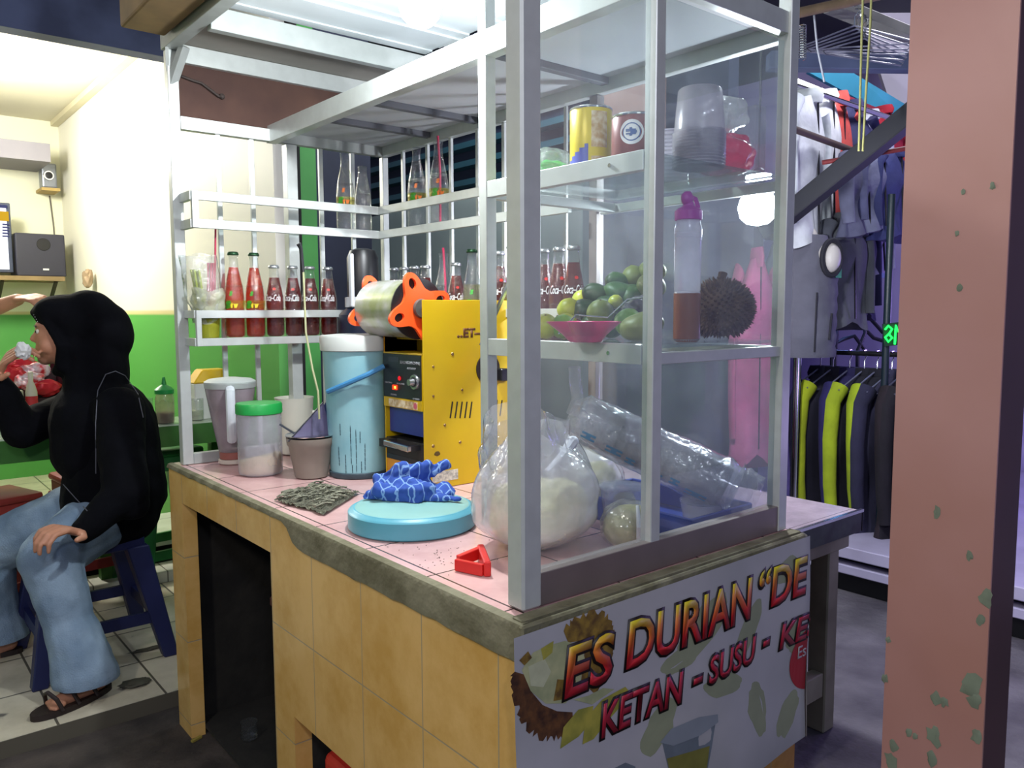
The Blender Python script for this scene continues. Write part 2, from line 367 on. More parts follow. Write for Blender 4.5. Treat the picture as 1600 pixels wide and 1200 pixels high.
# low white tiled step along the green wall
WT = TILE('white_step_tiles', 'XY', .30, .30, 'd9dad0', 'c5c6b8', '6a675c', (0,0), .003, .3, 5)
t = thing('low_tiled_step', 'low white tiled step running along behind the navy stool', 'step', (-1.2,3.2,.05))
B().box((-3.2,2.95,.17),(.53,3.42,.21)).out('step_top', WT, t, smooth=False, bevel=.004)
B().box((-3.2,3.06,.05),(.53,3.40,.17)).out('step_shadow_gap', M('step_gap_shade', '1c1a18', .8), t, smooth=False)  # near-black block stands in for the shadow gap under the step
B().box((-3.2,2.78,.05),(.53,2.935,.10)).out('kerb', WT, t, smooth=False, bevel=.004)

# ------------------------------------------------------------------ tiled masonry counter
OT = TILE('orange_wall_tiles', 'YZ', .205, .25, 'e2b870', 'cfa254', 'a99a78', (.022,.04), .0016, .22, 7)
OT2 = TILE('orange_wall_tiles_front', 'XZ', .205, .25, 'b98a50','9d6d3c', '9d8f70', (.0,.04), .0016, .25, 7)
PT = TILE('pink_counter_tiles', 'XY', .205, .205, 'dcb4b0', 'c79c9a', '4a3c3a', (.0,.022), .002, .22, 6, ('8a6a66', 11, .69))
DKI = M('dark_concrete', '26241f', .95, 0, .4, 8, '151412', bump=.4, bscale=30)  # near-black concrete for the counter core and recesses
ct = thing('tiled_counter', 'masonry counter faced in orange tiles with a pink tiled top', 'counter', (.33,.77,0))
b = B()
X0 = -.03
for (y0,y1,z0,z1) in ((1.46,1.57,0,.785),(.845,1.46,.70,.785),(.742,.845,0,.785),(.28,.742,.354,.785),(-.03,.28,0,.785)):
    b.box((X0,y0,z0),(X0+.04,y1,z1))
bmesh.ops.remove_doubles(b.bm, verts=b.bm.verts[:], dist=1e-5)
b.out('side_facing', OT, ct, smooth=False)
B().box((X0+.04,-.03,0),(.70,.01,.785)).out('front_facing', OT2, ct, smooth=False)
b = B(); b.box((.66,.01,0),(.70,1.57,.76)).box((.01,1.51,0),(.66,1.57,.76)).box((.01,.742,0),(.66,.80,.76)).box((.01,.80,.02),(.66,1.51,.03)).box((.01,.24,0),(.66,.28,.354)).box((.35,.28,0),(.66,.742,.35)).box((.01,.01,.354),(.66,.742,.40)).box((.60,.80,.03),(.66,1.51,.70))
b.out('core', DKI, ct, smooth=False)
B().box((X0+.042,.012,.7605),(.69,1.56,.785)).box((X0+.004,-.026,.7852),(.70,1.57,.80)).out('tiled_top', PT, ct, smooth=False, bevel=.004, seg=2)
# exposed mortar edge, broad towards the near corner and thinner beyond
def mortar():
    b = B(); N = 60; R = []
    for k in range(N+1):
        y = -.034+k/N*1.60
        lo = .738 if y < .70 else (.738+.045*min(1,(y-.70)/.05))
        lo += .004*noise.noise(Vector((y*30,0,1)))
        x = X0-.007; j = .0015*noise.noise(Vector((y*50,3,1)))
        sec = [(x+.012,lo),(x+j,lo+.006),(x+j,.790),(x+.004,.799),(x+.012,.8015),(x+.018,.8012),(x+.018,lo)]
        R.append([b.bm.verts.new((a,y,z)) for a,z in sec])
    b.skin(R); return b
mortar().out('mortar_edge', MORT, ct)
b = B(); b.box((X0-.006,-.040,.745),(.70,-.030,.7995)); b.box((X0+.002,-.031,.7995),(.70,-.006,.8013)); b.bar((-.034,-.036,.60),(-.034,-.036,.75),.014,.014)
b.out('mortar_edge', MORT, ct, bevel=.003)
b = B()
b.ball((-.0315,.14,.322),(.002,.016,.022),2,.6,3,2); b.ball((-.0315,.125,.30),(.002,.008,.012),2,.6,3,5); b.out('burn_stain', M('soot_stain','1c120c',.9), ct)

# ------------------------------------------------------------------ aluminium display case
L, W, XM, YG = 1.508, .678, .294, .455
dc = thing('display_case', 'tall aluminium and glass display case standing on the tiled counter', 'display case', (0.34,.75,.80))
def post(x, y, z0, z1, s=.025, n='post', mat=ALU): return B().box((x-s/2,y-s/2,z0),(x+s/2,y+s/2,z1)).out(n, mat, dc, smooth=False, bevel=.0015)
def rail(x0,x1,y0,y1,z0,z1,n='rail', mat=ALU, bev=.001): return B().box((x0,y0,z0),(x1,y1,z1)).out(n, mat, dc, smooth=False, bevel=bev)
Z0, ZR = .8015, 1.965
B().box((-.004,-.004,Z0),(.034,.034,2.3)).out('post', ALU, dc, smooth=False, bevel=.004)
post(.005,L+.004,Z0,ZR,.03); post(W,.012,Z0,ZR,.028); post(XM,.0125,.85,ZR,.024); post(XM,YG,Z0,ZR,.026)
post(XM+.052,L,Z0,1.75,.034); post(W,.52,Z0,1.75,.026,mat=M('dull_pinkish_aluminium','8f8682',.5,.3,.1,10)); post(W,L,Z0,1.75,.022)
rail(.034,W,0,.028,Z0,.852,'base_rail', M('brown_reflecting_aluminium','8f8380',.4,.6,.15,10))  # front rail: its brownish reflection is put into the colour
rail(.02,W,L-.012,L+.012,Z0,.832,'base_rail', ALU2); rail(W-.012,W+.012,.028,L-.012,Z0,.832,'base_rail', ALU2)
rail(XM+.012,W,YG-.01,YG+.01,Z0,.826,'base_rail', ALU2)
# shelf edges and glass shelves of the closed part
for z0, z1, zz in ((1.150,1.178,1.182),(1.470,1.497,1.501)):
    rail(XM-.012,XM+.004,.026,YG-.013,z0,z1+.006,'shelf_edge'); rail(XM+.004,W-.013,YG-.01,YG+.01,z0,z0+.02,'shelf_edge'); (rail(XM+.013,W-.014,.004,.022,z0,z0+.02,'shelf_edge') if z0 < 1.3 else None); rail(W-.008,W+.008,.027,.50,z0,z0+.02,'shelf_edge')
    B().box((XM+.005,.024,z1-.002),(W-.010,YG-.012,z1+.004)).out('glass_shelf', SHELFGL, dc, smooth=False)
    for k in (0,1): B().cyl((XM-.0125,.10+.24*k,z0+.017),(XM-.0145,.10+.24*k,z0+.017),.0035).out('screw', STEEL, dc)
B().box((W-.002,.027,.833),(W+.001,.506,1.748)).out('glass_pane', GL, dc, smooth=False)
B().box((.036,.012,.853),(XM-.013,.015,1.748)).out('glass_pane', GL, dc, smooth=False)
B().box((XM+.013,.012,.853),(W-.015,.015,1.748)).out('glass_pane', GL, dc, smooth=False)
rail(W-.004,W+.004,.622,.632,1.17,1.748,'back_bar',ALU2)
# upper box
rail(XM-.015,XM+.015,.026,L+.015,1.750,1.800,'top_beam'); rail(.02,XM,L-.012,L+.014,1.752,1.788,'top_beam'); rail(XM,W+.012,L-.012,L+.012,1.752,1.80,'top_beam',ALU2)
rail(W-.012,W+.012,.026,L-.012,1.752,1.80,'top_beam'); rail(.034,W-.014,.004,.024,1.76,1.80,'top_beam')
B().box((XM+.016,.03,1.782),(W-.013,L-.014,1.79)).out('ceiling_board', PANEL, dc, smooth=False)
for y in (.48,.98,1.22): rail(XM+.016,W-.013,y-.011,y+.011,1.766,1.782,'cross_bar',M('dark_board_joint','5e6068',.6,0,.1,8))
rail(XM+.016,XM+.03,.03,L-.02,1.768,1.782,'cross_bar',M('dark_board_joint','5e6068'))
rail(.02,W+.01,L-.012,L+.012,1.935,1.984,'roof_rail')
B().box((.02,L+.004,1.788),(W+.01,L+.012,1.935)).out('plywood_panel', WOODP, dc, smooth=False)
b = B(); b.tube([(.03,L-.001,1.90),(.06,L-.003,1.893),(.085,L-.003,1.89),(.11,L-.003,1.875),(.135,L-.003,1.86)],.004,6); b.ball((.142,L-.002,1.862),.008,2,.3); b.out('wood_split', M('dark_split','3a302c',.8), dc)
# roof over the stall
rail(-.018,.018,-.25,L+.015,1.965,2.03,'roof_beam',ALU2); rail(.02,W+.05,1.235,1.262,1.955,2.012,'roof_rail',ALU2); rail(.02,W+.05,.62,.645,1.955,1.985,'roof_rail',ALU2); rail(W,W+.03,-.25,L,1.965,2.005,'roof_beam',ALU2)
B().box((.018,1.262,1.985),(W,L+.01,1.995)).out('roof_board', M('warm_grey_board','8d8880',.7,0,.1,5), dc, smooth=False)
b = B(); n = 40
for k in range(n):
    y0, y1 = -.25+k*(1.5/n), -.25+(k+1)*(1.5/n); z = 2.02+.006*math.sin(k*1.2)
    b.box((.018,y0,z),(W,y1,z+.006))
b.out('roof_sheet', M('pale_corrugated_sheet','c3cacc',.45,0,.08,5), dc, smooth=False)
B().bar((.004,L,1.875),(.026,L-.05,1.968),.024,.02).out('brace', ALU2, dc, smooth=False, bevel=.001)
B().bar((-.004,L+.002,1.9),(-.012,L-.02,1.968),.008,.012).out('brace', ALU2, dc, smooth=False)
B().bar((XM+.03,.46,1.30),(XM+.06,.47,1.19),.006,.006).out('hook_rod', STEEL, dc, smooth=False) if 0 else None
# bottle racks round the back corner
RY, RX = 1.412, .600
for z in (1.146, 1.224): 
    rail(.018,RX,RY-.007,RY+.005,z,z+.022,'rack_rail'); rail(RX-.006,RX+.006,.53,RY+.005,z,z+.022,'rack_rail'); rail(.008,.022,RY,L-.01,z,z+.022,'rack_rail')
for z in (1.472, 1.548): 
    rail(.018,RX,RY-.007,RY+.005,z,z+.025,'rack_rail'); rail(RX-.006,RX+.006,.53,RY+.005,z,z+.025,'rack_rail'); rail(.008,.022,RY,L-.01,z,z+.025,'rack_rail')
rail(.012,.03,RY-.008,RY+.006,1.472,1.573,'rack_upright'); rail(.012,.026,RY-.008,RY+.006,1.146,1.246,'rack_upright')
for z in (1.160,1.486):
    b = B().box((.02,RY+.006,z),(W-.012,L-.014,z+.005)).box((RX+.007,.54,z),(W-.012,RY+.006,z+.005)); b.out('rack_shelf', SHELFGL, dc, smooth=False)
for x in (.125,.225,.448,.56): rail(x-.007,x+.007,L-.005,L+.005,.832,1.752,'back_bar')
for y in (1.387,1.246,1.122,.99,.872,.745): rail(W-.005,W+.005,y-.006,y+.006,.832,1.752,'back_bar')
B().bar(on(752,540,'x',.33)*1,on(797,438,'x',.42)*1,.007,.007).out('shelf_stay', STEEL, dc, smooth=False)

# plywood eave box outside the roof beam
t = B().box((-.135,-.4,1.985),(-.022,1.466,2.16)).out('eave_box', M('cardboard_brown','8a7048',.8,0,.18,6,'6f5a3c'), smooth=False, bevel=.006, seg=2)
tag(t, 'brown boxed eave board hanging beyond the roof beam of the stall', 'board')

# the bare bulb
t = thing('light_bulb', 'bright white bulb hanging under the roof of the stall', 'bulb', LAMP+Vector((0,0,.09)))
B().lathe([(.002,-.048),(.024,-.045),(.038,-.030),(.046,-.006),(.042,.016),(.026,.036),(.014,.046)], LAMP, 28).out('glass_globe', EMIT('bulb_glow','f4faff',9), t)
B().lathe([(.014,.044),(.0155,.05),(.0155,.085),(.008,.092)], LAMP, 16).out('socket', BLACKP, t)
B().tube([LAMP+Vector((0,0,.09)),LAMP+Vector((.004,.003,.12))],.003).out('cord', BLACKP, t)

# ------------------------------------------------------------------ banner
def bw(p):                                # slow waves of the hanging vinyl
    x, z = p[0], p[2]; k = min(1, max(0,(.80-z)/.3))
    return Vector((x, p[1]-.003-.006*k*(1+math.sin(x*13+z*5))-.004*k*math.sin(z*17+x*3), z))
BY = -.0445
bn = B().grid(lambda u,v: bw((-.058+u*.762, BY, .379+v*.413+.004*u)), 60, 36)
g0 = bn.bm.faces[:]
bn = bn.grid(lambda u,v: Vector((.704+.012*math.sin(u*PI/2), BY-.003-.012*(1-v)+ .006+u*.02, .379+v*.413+.004)), 4, 20)
bn = bn.out('banner', M('white_vinyl','b6b4b8',.4,0,.10,4,'a2a2a4'), None, ang=60)
tag(bn, 'white vinyl banner with red and yellow lettering across the counter front', 'banner')
bmod = None
PG = RAMPZ('yellow_to_red_print', 'Z', [(.672,'a01428'),(.70,'c02028'),(.735,'c8742a'),(.755,'c8b81e'),(.79,'c8c020')], .45)
PR = M('crimson_print','a81c34',.45,0,.05,5); PK = M('black_print','14080a',.5)
def word(s, x0, x1, z0, z1, fill, sh=.12, clip=None):
    warp = bw; w0, h0 = x1-x0, z1-z0; o = .0045
    text('lettering_outline', s, (x0-o,BY-.0012,z0-o), (1,0,0), (0,0,1), w0+2*o, h0+2*o, PK, bn, .062, sh, .0005, warp, clip)
    text('lettering', s, (x0,BY-.0022,z0), (1,0,0), (0,0,1), w0, h0, fill, bn, .018, sh, .0005, warp, clip)
word('ES', .036, .140, .674, .752, PG); word('DURIAN', .168, .505, .680, .757, PG)
word('\u201cDE', .528, .690, .685, .762, PG)
word('KETAN', .116, .305, .586, .640, PR); word('-', .332, .356, .607, .617, PR); word('SUSU', .375, .520, .594, .643, PR); word('-', .546, .568, .613, .623, PR)
word('KES', .605, .735, .590, .640, PR, clip=((.7035,0,0),(1,0,0)))
def flat(name, pts, mat, dy=.0008, par=bn):
    b = B(); vs = [b.bm.verts.new((x,BY-dy,z)) for x,z in pts]; b.bm.faces.new(vs)
    bmesh.ops.triangulate(b.bm, faces=b.bm.faces[:])
    bmesh.ops.subdivide_edges(b.bm, edges=b.bm.edges[:], cuts=1)
    for v in b.bm.verts: v.co = bw(v.co)
    return fin(b.bm, name, mat, par, smooth=False)
def blobp(cx, cz, rx, rz, rot=0, n=28, amp=.1, seed=1, a0=0, a1=2*PI, hole=0, spike=0):
    P = []
    N = n
    for k in range(N+(1 if hole else 0)):
        a = a0+(a1-a0)*k/N; r = 1+amp*noise.noise(Vector((math.cos(a)*2,math.sin(a)*2,seed)))+(spike if k%2 else 0)
        P.append((math.cos(a)*rx*r, math.sin(a)*rz*r))
    if hole:
        P += [(math.cos(a0+(a1-a0)*k/N)*rx*hole, math.sin(a0+(a1-a0)*k/N)*rz*hole) for k in range(N,-1,-1)]
    c, s = math.cos(rot), math.sin(rot)
    return [(cx+x*c-z*s, cz+x*s+z*c) for x,z in P]
HUSK = M('printed_husk','6a4424',.5,0,.35,60,'3c2418'); HUSK2 = M('printed_husk_gold','93762e',.5,0,.35,60,'5c4420')
FL = M('printed_durian_flesh','b3a846',.5,0,.3,30,'8a8a3a'); FL2 = M('printed_pale_flesh','b9b98a',.5,0,.2,30,'9aa078'); WM = M('pale_green_watermark','93997c',.5,0,.1,20)
for i,(cx,cz,rx,rz,ro,s) in enumerate(((.36,.70,.075,.035,.5,3),(.30,.66,.05,.02,.1,4),(.50,.66,.06,.025,.9,5),(.53,.50,.03,.055,.3,6),(.25,.56,.05,.03,.8,7),(.62,.745,.04,.02,.4,8),(.64,.45,.05,.03,.7,9),(.42,.58,.06,.02,-.2,10),(.66,.60,.03,.03,0,12))):
    flat('printed_watermark', blobp(cx,cz,rx,rz,ro,24,.25,s,hole=.62 if i%2 else 0), WM, .0002)
def pxp(P, sp=0):                       # outline read off the print; sp adds spiky points along the first part
    Q = []
    for k,(a,c) in enumerate(zip(P, P[1:]+P[:1])):
        a, c = on(*a,'y',BY), on(*c,'y',BY)
        if sp and k < sp:
            n_ = 7
            for i in range(n_):
                t_ = i/n_; p = a+(c-a)*t_; dx, dz = c.x-a.x, c.z-a.z; l_ = math.hypot(dx,dz); o_ = .0075 if i % 2 else -.001
                Q.append((p.x-dz/l_*-o_*SGN, p.z+dx/l_*-o_*SGN))
        else: Q.append((a.x, a.z))
    return Q
SGN = 1
flat('printed_husk', pxp([(800,1048),(801,1075),(808,1105),(820,1130),(838,1146),(860,1150),(882,1142),(893,1124),(893,1112),(868,1110),(845,1100),(828,1080),(815,1052)], 7), HUSK, .0004)
SGN = 1
flat('printed_husk', pxp([(926,1082),(938,1055),(950,1025),(953,990),(947,966),(930,957),(900,966),(878,985),(885,1003),(905,1000),(916,1020),(906,1062)], 7), HUSK2, .0004)
flat('printed_flesh', pxp([(812,1045),(830,1018),(852,1008),(880,1000),(905,1008),(912,1030),(905,1062),(882,1098),(850,1098),(826,1078)]), FL2, .0005)
flat('printed_flesh', pxp([(822,1040),(848,1028),(858,1048),(846,1072),(826,1070)]), M('printed_white_flesh','c4c6a2',.5,0,.15,40), .0007)
flat('printed_flesh', pxp([(842,1012),(862,1000),(860,1018),(846,1030)]), FL, .0008); flat('printed_flesh', pxp([(868,1060),(898,1062),(890,1090),(862,1094)]), HUSK2, .0006)
flat('printed_flesh', pxp([(872,1168),(878,1135),(902,1108),(926,1102),(922,1128),(902,1150)]), FL, .0008); flat('printed_flesh', pxp([(908,1162),(914,1122),(940,1092),(975,1072),(985,1084),(952,1122),(926,1154)]), FL, .0009)
flat('printed_flesh', pxp([(893,1092),(924,1100),(958,1076),(940,1074),(918,1086)]), FL2, .0010); flat('printed_flesh', pxp([(808,1030),(822,1016),(828,1026),(816,1038)]), HUSK2, .0008)
CUPM = M('printed_cup_grey','6f7a84',.4,0,.2,30)
flat('printed_cup', pxp([(1030,1156),(1110,1120),(1092,1205),(1042,1222)]), CUPM, .0004); flat('printed_cup', pxp([(1036,1182),(1098,1160),(1091,1206),(1042,1222)]), M('printed_cup_juice','7d7a3c',.4,0,.2,30), .0006)
flat('printed_cup', pxp([(1027,1158),(1044,1136),(1084,1117),(1113,1112),(1113,1124),(1086,1144),(1046,1162)]), M('printed_cup_rim','878f98',.4), .0007)
flat('printed_cup', pxp([(955,1200),(975,1190),(990,1196),(985,1212),(960,1216)]), CUPM, .0004)
circ = [(.722+.075*math.cos(a*PI/24), .545+.066*math.sin(a*PI/24)) for a in range(0,49)]
circ = [(min(x,.7035),z) for x,z in circ if x < .7035 or True]
pp = []
for q in circ:
    if not pp or (abs(q[0]-pp[-1][0])+abs(q[1]-pp[-1][1]))>1e-4: pp.append(q)
pp = [q for k,q in enumerate(pp) if not (abs(q[0]-.7035)<1e-6 and abs(pp[k-1][0]-.7035)<1e-6 and abs(pp[(k+1)%len(pp)][0]-.7035)<1e-6)]
if pp[0]==pp[-1]: pp.pop()
flat('red_disc', pp, M('red_print','a81424',.4), .0010)
text('lettering', 'Es', (.672,BY-.0018,.552),(1,0,0),(0,0,1),.028,.026,M('white_print','b8b4b4',.5),bn,.01,0,.0004,bw)

# wooden table beyond the counter
t = thing('side_table', 'wooden table with a dirty metal edged top beyond the counter', 'table', (.83,.75,.30))
B().box((.705,-.013,.765),(.965,1.50,.80)).out('table_top', TILE('worn_mauve_top','XY',.6,.6,'b0a0ac','8a7c88','5a5060',(0,0),.001,.25,5), t, smooth=False, bevel=.003)
b = B().box((.703,-.020,.752),(.970,-.014,.796)).box((.966,-.020,.752),(.972,1.50,.796)); b.out('apron', M('stained_green_black_edge','39463e',.5,0,.5,22,'14161a'), t, smooth=False)
B().bar((.703,-.018,.7985),(.971,-.018,.7985),.008,.006).out('metal_trim', STEEL, t, smooth=False)
LW = M('whitewashed_timber','9d9580',.7,0,.2,8,'7d7563')
for (x,y) in ((.905,.03),(.925,1.42),(.76,1.42)): B().box((x-.022,y-.022,.30),(x+.022,y+.022,.765)).out('leg', LW, t, smooth=False, bevel=.003)
B().box((.71,.012,.385),(.882,.04,.44)).out('stretcher', LW, t, smooth=False, bevel=.002)
B().box((.71,-.012,.722),(.93,.012,.752)).out('stretcher', LW, t, smooth=False, bevel=.002)

# painted post in front
pt = thing('painted_post', 'thick orange pink painted post with chipped corners in front', 'post', (.5,-.43,0))
PM = M('pink_orange_gloss_paint','b88a82',.45,0,.10,2,'aa7a6c',bump=.08,bscale=14)
B().box((.45,-.462,0),(.52,-.320,3.0)).out('shaft', PM, pt, smooth=False, bevel=.003) if 0 else None
b = B(); y0 = on(1400,600,'x',.45).y; y1 = on(1564,600,'x',.45).y
b.box((.45,y1,0),(.454,y0,3.2)); b.out('painted_face', PM, pt, smooth=False)
B().box((.454,y1,0),(.54,y0,3.2)).out('shaded_side', M('shaded_maroon','47282c',.5,0,.25,5), pt, smooth=False)  # side turned from the lamp: its shade is put into the darker colour
chip = M('bare_grey_green_patch','7c8670',.8,0,.25,20); b = B(); random.seed(5)
for (px,py,r) in ((1465,800,6),(1515,868,5),(1540,935,9),(1532,968,6),(1518,1070,14),(1524,1095,9),(1462,1090,8),(1475,1096,6),(1458,1150,11),(1420,1145,5),(1456,1185,9),(1526,1150,8),(1396,1165,7),(1392,1190,10),(1500,450,4),(1551,290,4),(1505,300,3),(1382,1060,5),(1388,1000,4),(1496,365,3),(1430,1150,4)):
    p = on(px,py,'x',.45); q = r/1150
    B().ball((.4497,p.y,p.z),(.0008,q,q*1.5),2,.9,2.2,px).out('paint_chip', chip, pt)
# ------------------------------------------------------------------ bottles
def wrap_text(s, r, z, h, wdt, mat, par, ang=0, bold=.02, shear=0, name='printed_script', zr=None):
    # lettering bent round a bottle of radius r, centred on direction ang
    bm = text_bm(s, 1, bold, shear, 0, 2); xs=[v.co.x for v in bm.verts]; ys=[v.co.y for v in bm.verts]
    bmesh.ops.triangulate(bm, faces=bm.faces[:])
    for v in bm.verts:
        u = ((v.co.x-min(xs))/(max(xs)-min(xs))-.5)*wdt; q = (v.co.y-min(ys))/(max(ys)-min(ys))
        rr = (zr(z+q*h) if zr else r)+.0006; a = ang+u/r
        v.co = Vector((math.cos(a)*rr, math.sin(a)*rr, z+q*h))
    return fin(bm, name, mat, par, smooth=False)
def prof_r(P):
    def f(z):
        for (r0,z0),(r1,z1) in zip(P,P[1:]):
            if z0 <= z <= z1 and z1>z0: return r0+(r1-r0)*(z-z0)/(z1-z0)
        return P[-1][0]
    return f
TALL = [(.020,0),(.0275,.004),(.029,.012),(.0295,.06),(.0275,.085),(.0285,.10),(.029,.115),(.026,.145),(.020,.175),(.0145,.20),(.0125,.222),(.0125,.236),(.0145,.238),(.0145,.246),(.0115,.247)]
COLA = [(.018,0),(.0255,.004),(.0275,.012),(.028,.05),(.0255,.07),(.0262,.085),(.0272,.10),(.0265,.118),(.0225,.142),(.0175,.165),(.0145,.185),(.0128,.203),(.0142,.205),(.0142,.212),(.0115,.213)]
CROWN = M('green_crown_cap','24482c',.35,.6,.1,20); CROWN2 = M('silver_crown_cap','b4b8ba',.3,.8,.1,20)
SGREEN = M('green_print','2f9a2a',.5); SYEL = M('yellow_print','e2cf2a',.5); SORG = M('orange_print','ef7a1a',.5); SWHT = M('white_bottle_print','e6e6e6',.5); SRED = M('red_dot_print','c22418',.5)
FACE = math.atan2(-.77,-.64)              # the side of a bottle turned to the stall's front
def bottle(name, kind, fill=None, cap=None, straw=None, label='', ribs=True):
    P = TALL if kind == 'tall' else COLA; f = prof_r(P)
    t = thing(name, label, 'bottle')
    b = B().lathe([(r*.98,z) for r,z in P], n=20); b.out('glass_body', BOTGL, t, ang=60)
    if ribs:
        for z in (P[3][1]+.012,P[5][1],P[7][1]+.006): B().lathe([(f(z)+.0001,z-.0012),(f(z)+.0012,z),(f(z)+.0001,z+.0012)], n=20).out('moulded_ring', BOTGL, t)
    if fill:
        top = fill[1]; pr = [(r*.90,z+.003) for r,z in P if z < top]+[(f(top)*.90,top)]
        B().lathe(pr, n=18).out('drink', fill[0], t, ang=60)
    if cap is not None:
        z = P[-1][1]; B().lathe([(.0155,z-.007),(.0162,z-.006),(.0150,z),(.0125,z+.0025),(.004,z+.003)], n=21).out('crown_cap', cap, t, ang=50)
    if kind == 'tall' and straw != 'pink_only':
        z=.083
        wrap_text('S', .029, z+.002, .024, .020, SGREEN, t, FACE-.35, .09, .2, 'printed_letter', f)
        wrap_text('trw', .029, z+.004, .017, .022, SORG if fill is None else SYEL, t, FACE+.30, .09, .2, 'printed_letter', f)
        B().lathe([(f(zz)+.0003,zz) for zz in (z+.003,z+.010,z+.018,z+.026)], n=20).out('label_band', GLASS('yellow_band_film',(1,.95,.6,1),.45 if fill is None else .10,(.85,.72,.12,1),.3,.3), t)
        wrap_text('S', .026, .122, .014, .010, SGREEN if fill else SORG, t, FACE, .08, .2, 'printed_letter', f)
    if kind == 'cola' and fill:
        wrap_text('Coca\u2013Cola', .0262, .108, .020, .050, SWHT, t, FACE, .012, .35, 'printed_script', f)
        wrap_text('\u2022', .0225, .140, .008, .010, SRED, t, FACE+.25, .1, 0, 'printed_dot', f)
    if straw:
        B().tube([(.004,0,.012),(.008,.004,.16),(-.004,-.004,.262)], .0035, 8).out('straw', M('pink_straw','c8385e',.4), t)
    return t
SZ1, SZ2 = 1.1652, 1.4912
Y1 = 1.461
def put(proto, spots, labels, group, first=True):
    for k, (p, lb) in enumerate(zip(spots, labels)):
        if k == 0: proto.location = p; proto['label'] = lb; proto['group'] = group
        else: dup(proto, p, 0, lb, group)
def rp(px, z, y=Y1): q = on(px, 460, 'y', y); return (q.x, y, z)
def rq(px, z, x=.637): q = on(px, 440, 'x', x); return (x, q.y, z)
p = bottle('soda_bottle','tall',(LIQ_R,.205),CROWN)
put(p, [rp(366,SZ1), rp(398,SZ1)], ['tall soda bottle of orange red drink, leftmost on the lower rack','tall soda bottle of orange red drink beside the cola bottles'], 'filled tall soda bottles on the lower rack')
p = bottle('cola_bottle','cola',(LIQ_D,.178),CROWN2)
put(p, [rp(429,SZ1), rp(458,SZ1), rp(485,SZ1), rp(513,SZ1)], ['short cola bottle next to the tall orange red sodas','second short cola bottle from the tall orange sodas','third short cola bottle, behind the hanging cord','last short cola bottle before the dark drink dispenser'], 'cola bottles on the lower left rack')
pc = p
p = bottle('empty_soda_bottle','tall',None,None)
put(p, [rp(543,SZ2), (.637, 1.246, SZ2)], ['empty clear bottle with red and yellow label on the upper rack','empty clear bottle with green lettering on the upper rack near the pink straw'], 'empty bottles on the upper rack')
p = bottle('empty_cola_bottle','cola',None,None); put(p, [rp(570,SZ2)], ['empty short clear bottle in the corner of the upper rack'], 'empty bottles on the upper rack')
p = bottle('straw_bottle','tall',None,None,True); put(p, [(.637,1.128,SZ2)], ['empty clear bottle holding a pink straw on the upper rack'], 'empty bottles on the upper rack')
# the row along the back rack behind the sealing machine
ys = [1.385,1.325,1.265,1.205]
for k, y in enumerate(ys):
    dup(bpy.data.objects['soda_bottle'] if 0 else pc, (.637,y,SZ1), 0, ['capped bottle in the back rack corner behind the orange film wheels','second capped bottle from the rack corner behind the orange wheels','third capped bottle from the rack corner behind the orange wheels','fourth capped bottle from the rack corner above the orange wheels'][k], 'cola bottles along the back rack')
dup(p, (.637,1.107,SZ1), 0, 'empty bottle with a pink straw above the yellow sealing machine', 'empty bottles above the machine')
dup(pc, (.637,1.045,SZ1), 0, 'dark cola bottle beside the pink straw bottle above the yellow machine', 'cola bottles along the back rack')
pt2 = bottle('green_soda_bottle','tall',(GLASS('pale_drink',(.8,.8,.6,1),.2,(.5,.45,.3,1),.1,.7),.15),CROWN)
put(pt2, [(.637,.968,SZ1)], ['bottle with a green cap above the yellow machine, left of the aluminium post'], 'tall bottles along the back rack')
dup(pc, (.637,.845,SZ1), 0, 'dark cola bottle seen between the two aluminium posts', 'cola bottles along the back rack', sc=(1,1,1.1))
dup(pt2, (.637,.79,SZ1), 0, 'tall bottle half hidden by the near aluminium post', 'tall bottles along the back rack')
for k,(y,s) in enumerate(((.665,1.0),(.608,1.0),(.556,1.02))):
    dup(pc, (.637,y,SZ1), 0, ['cola bottle against the near post behind the yellow citrus','middle cola bottle behind the limes in the cabinet','cola bottle nearest the mangoes at the end of the back rack'][k], 'cola bottles behind the fruit', sc=(s,s,1.08))

# plastic bag of straws in a tumbler
t = thing('straw_holder', 'clear bag of green and pink straws standing in a yellow tumbler on the rack', 'straw holder')
cx, _, _ = rp(322, SZ1); c = Vector((cx, Y1-.002, SZ1))
B().lathe([(.024,0),(.031,.003),(.036,.085),(.037,.09)], c, 24).out('tumbler', M('olive_yellow_plastic','8d8f22',.35,0,.2,30), t)
def bagf(c, r, h, amp, seed, sq=1.0, tilt=(0,0)):
    b = B(); R = []; N = 20
    for k in range(N+1):
        z = k/N; ring = []
        rr = r*(.95+.25*math.sin(z*PI*.9)) * (1+.25*z)
        for j in range(28):
            a = 2*PI*j/28; q = rr*(1+amp*noise.noise(Vector((math.cos(a)*2.2,math.sin(a)*2.2,z*3+seed))))
            ring.append(b.bm.verts.new(c+Vector((math.cos(a)*q+tilt[0]*z, math.sin(a)*q*sq+tilt[1]*z, z*h+.01*noise.noise(Vector((a,z,seed)))))))
        R.append(ring)
    b.skin(R, False); return b
bagf(c+Vector((-.004,0,.045)), .036, .19, .35, 3, 1, (-.012,0)).out('clear_bag', GLASS('light_bag_film',(.95,.96,.96,1),.18,(.9,.93,.9,1),.15,1.5,bump=1,bscale=45), t, ang=80)
b = B()
for k in range(9): a = random.uniform(-.02,.004); b.tube([c+Vector((a*.5,random.uniform(-.015,.015),.01)), c+Vector((a-.018,random.uniform(-.015,.01),.195))],.0032,6)
b.out('green_straws', M('lime_straw','9fae1e',.5,0,.1,9), t)
b = B()
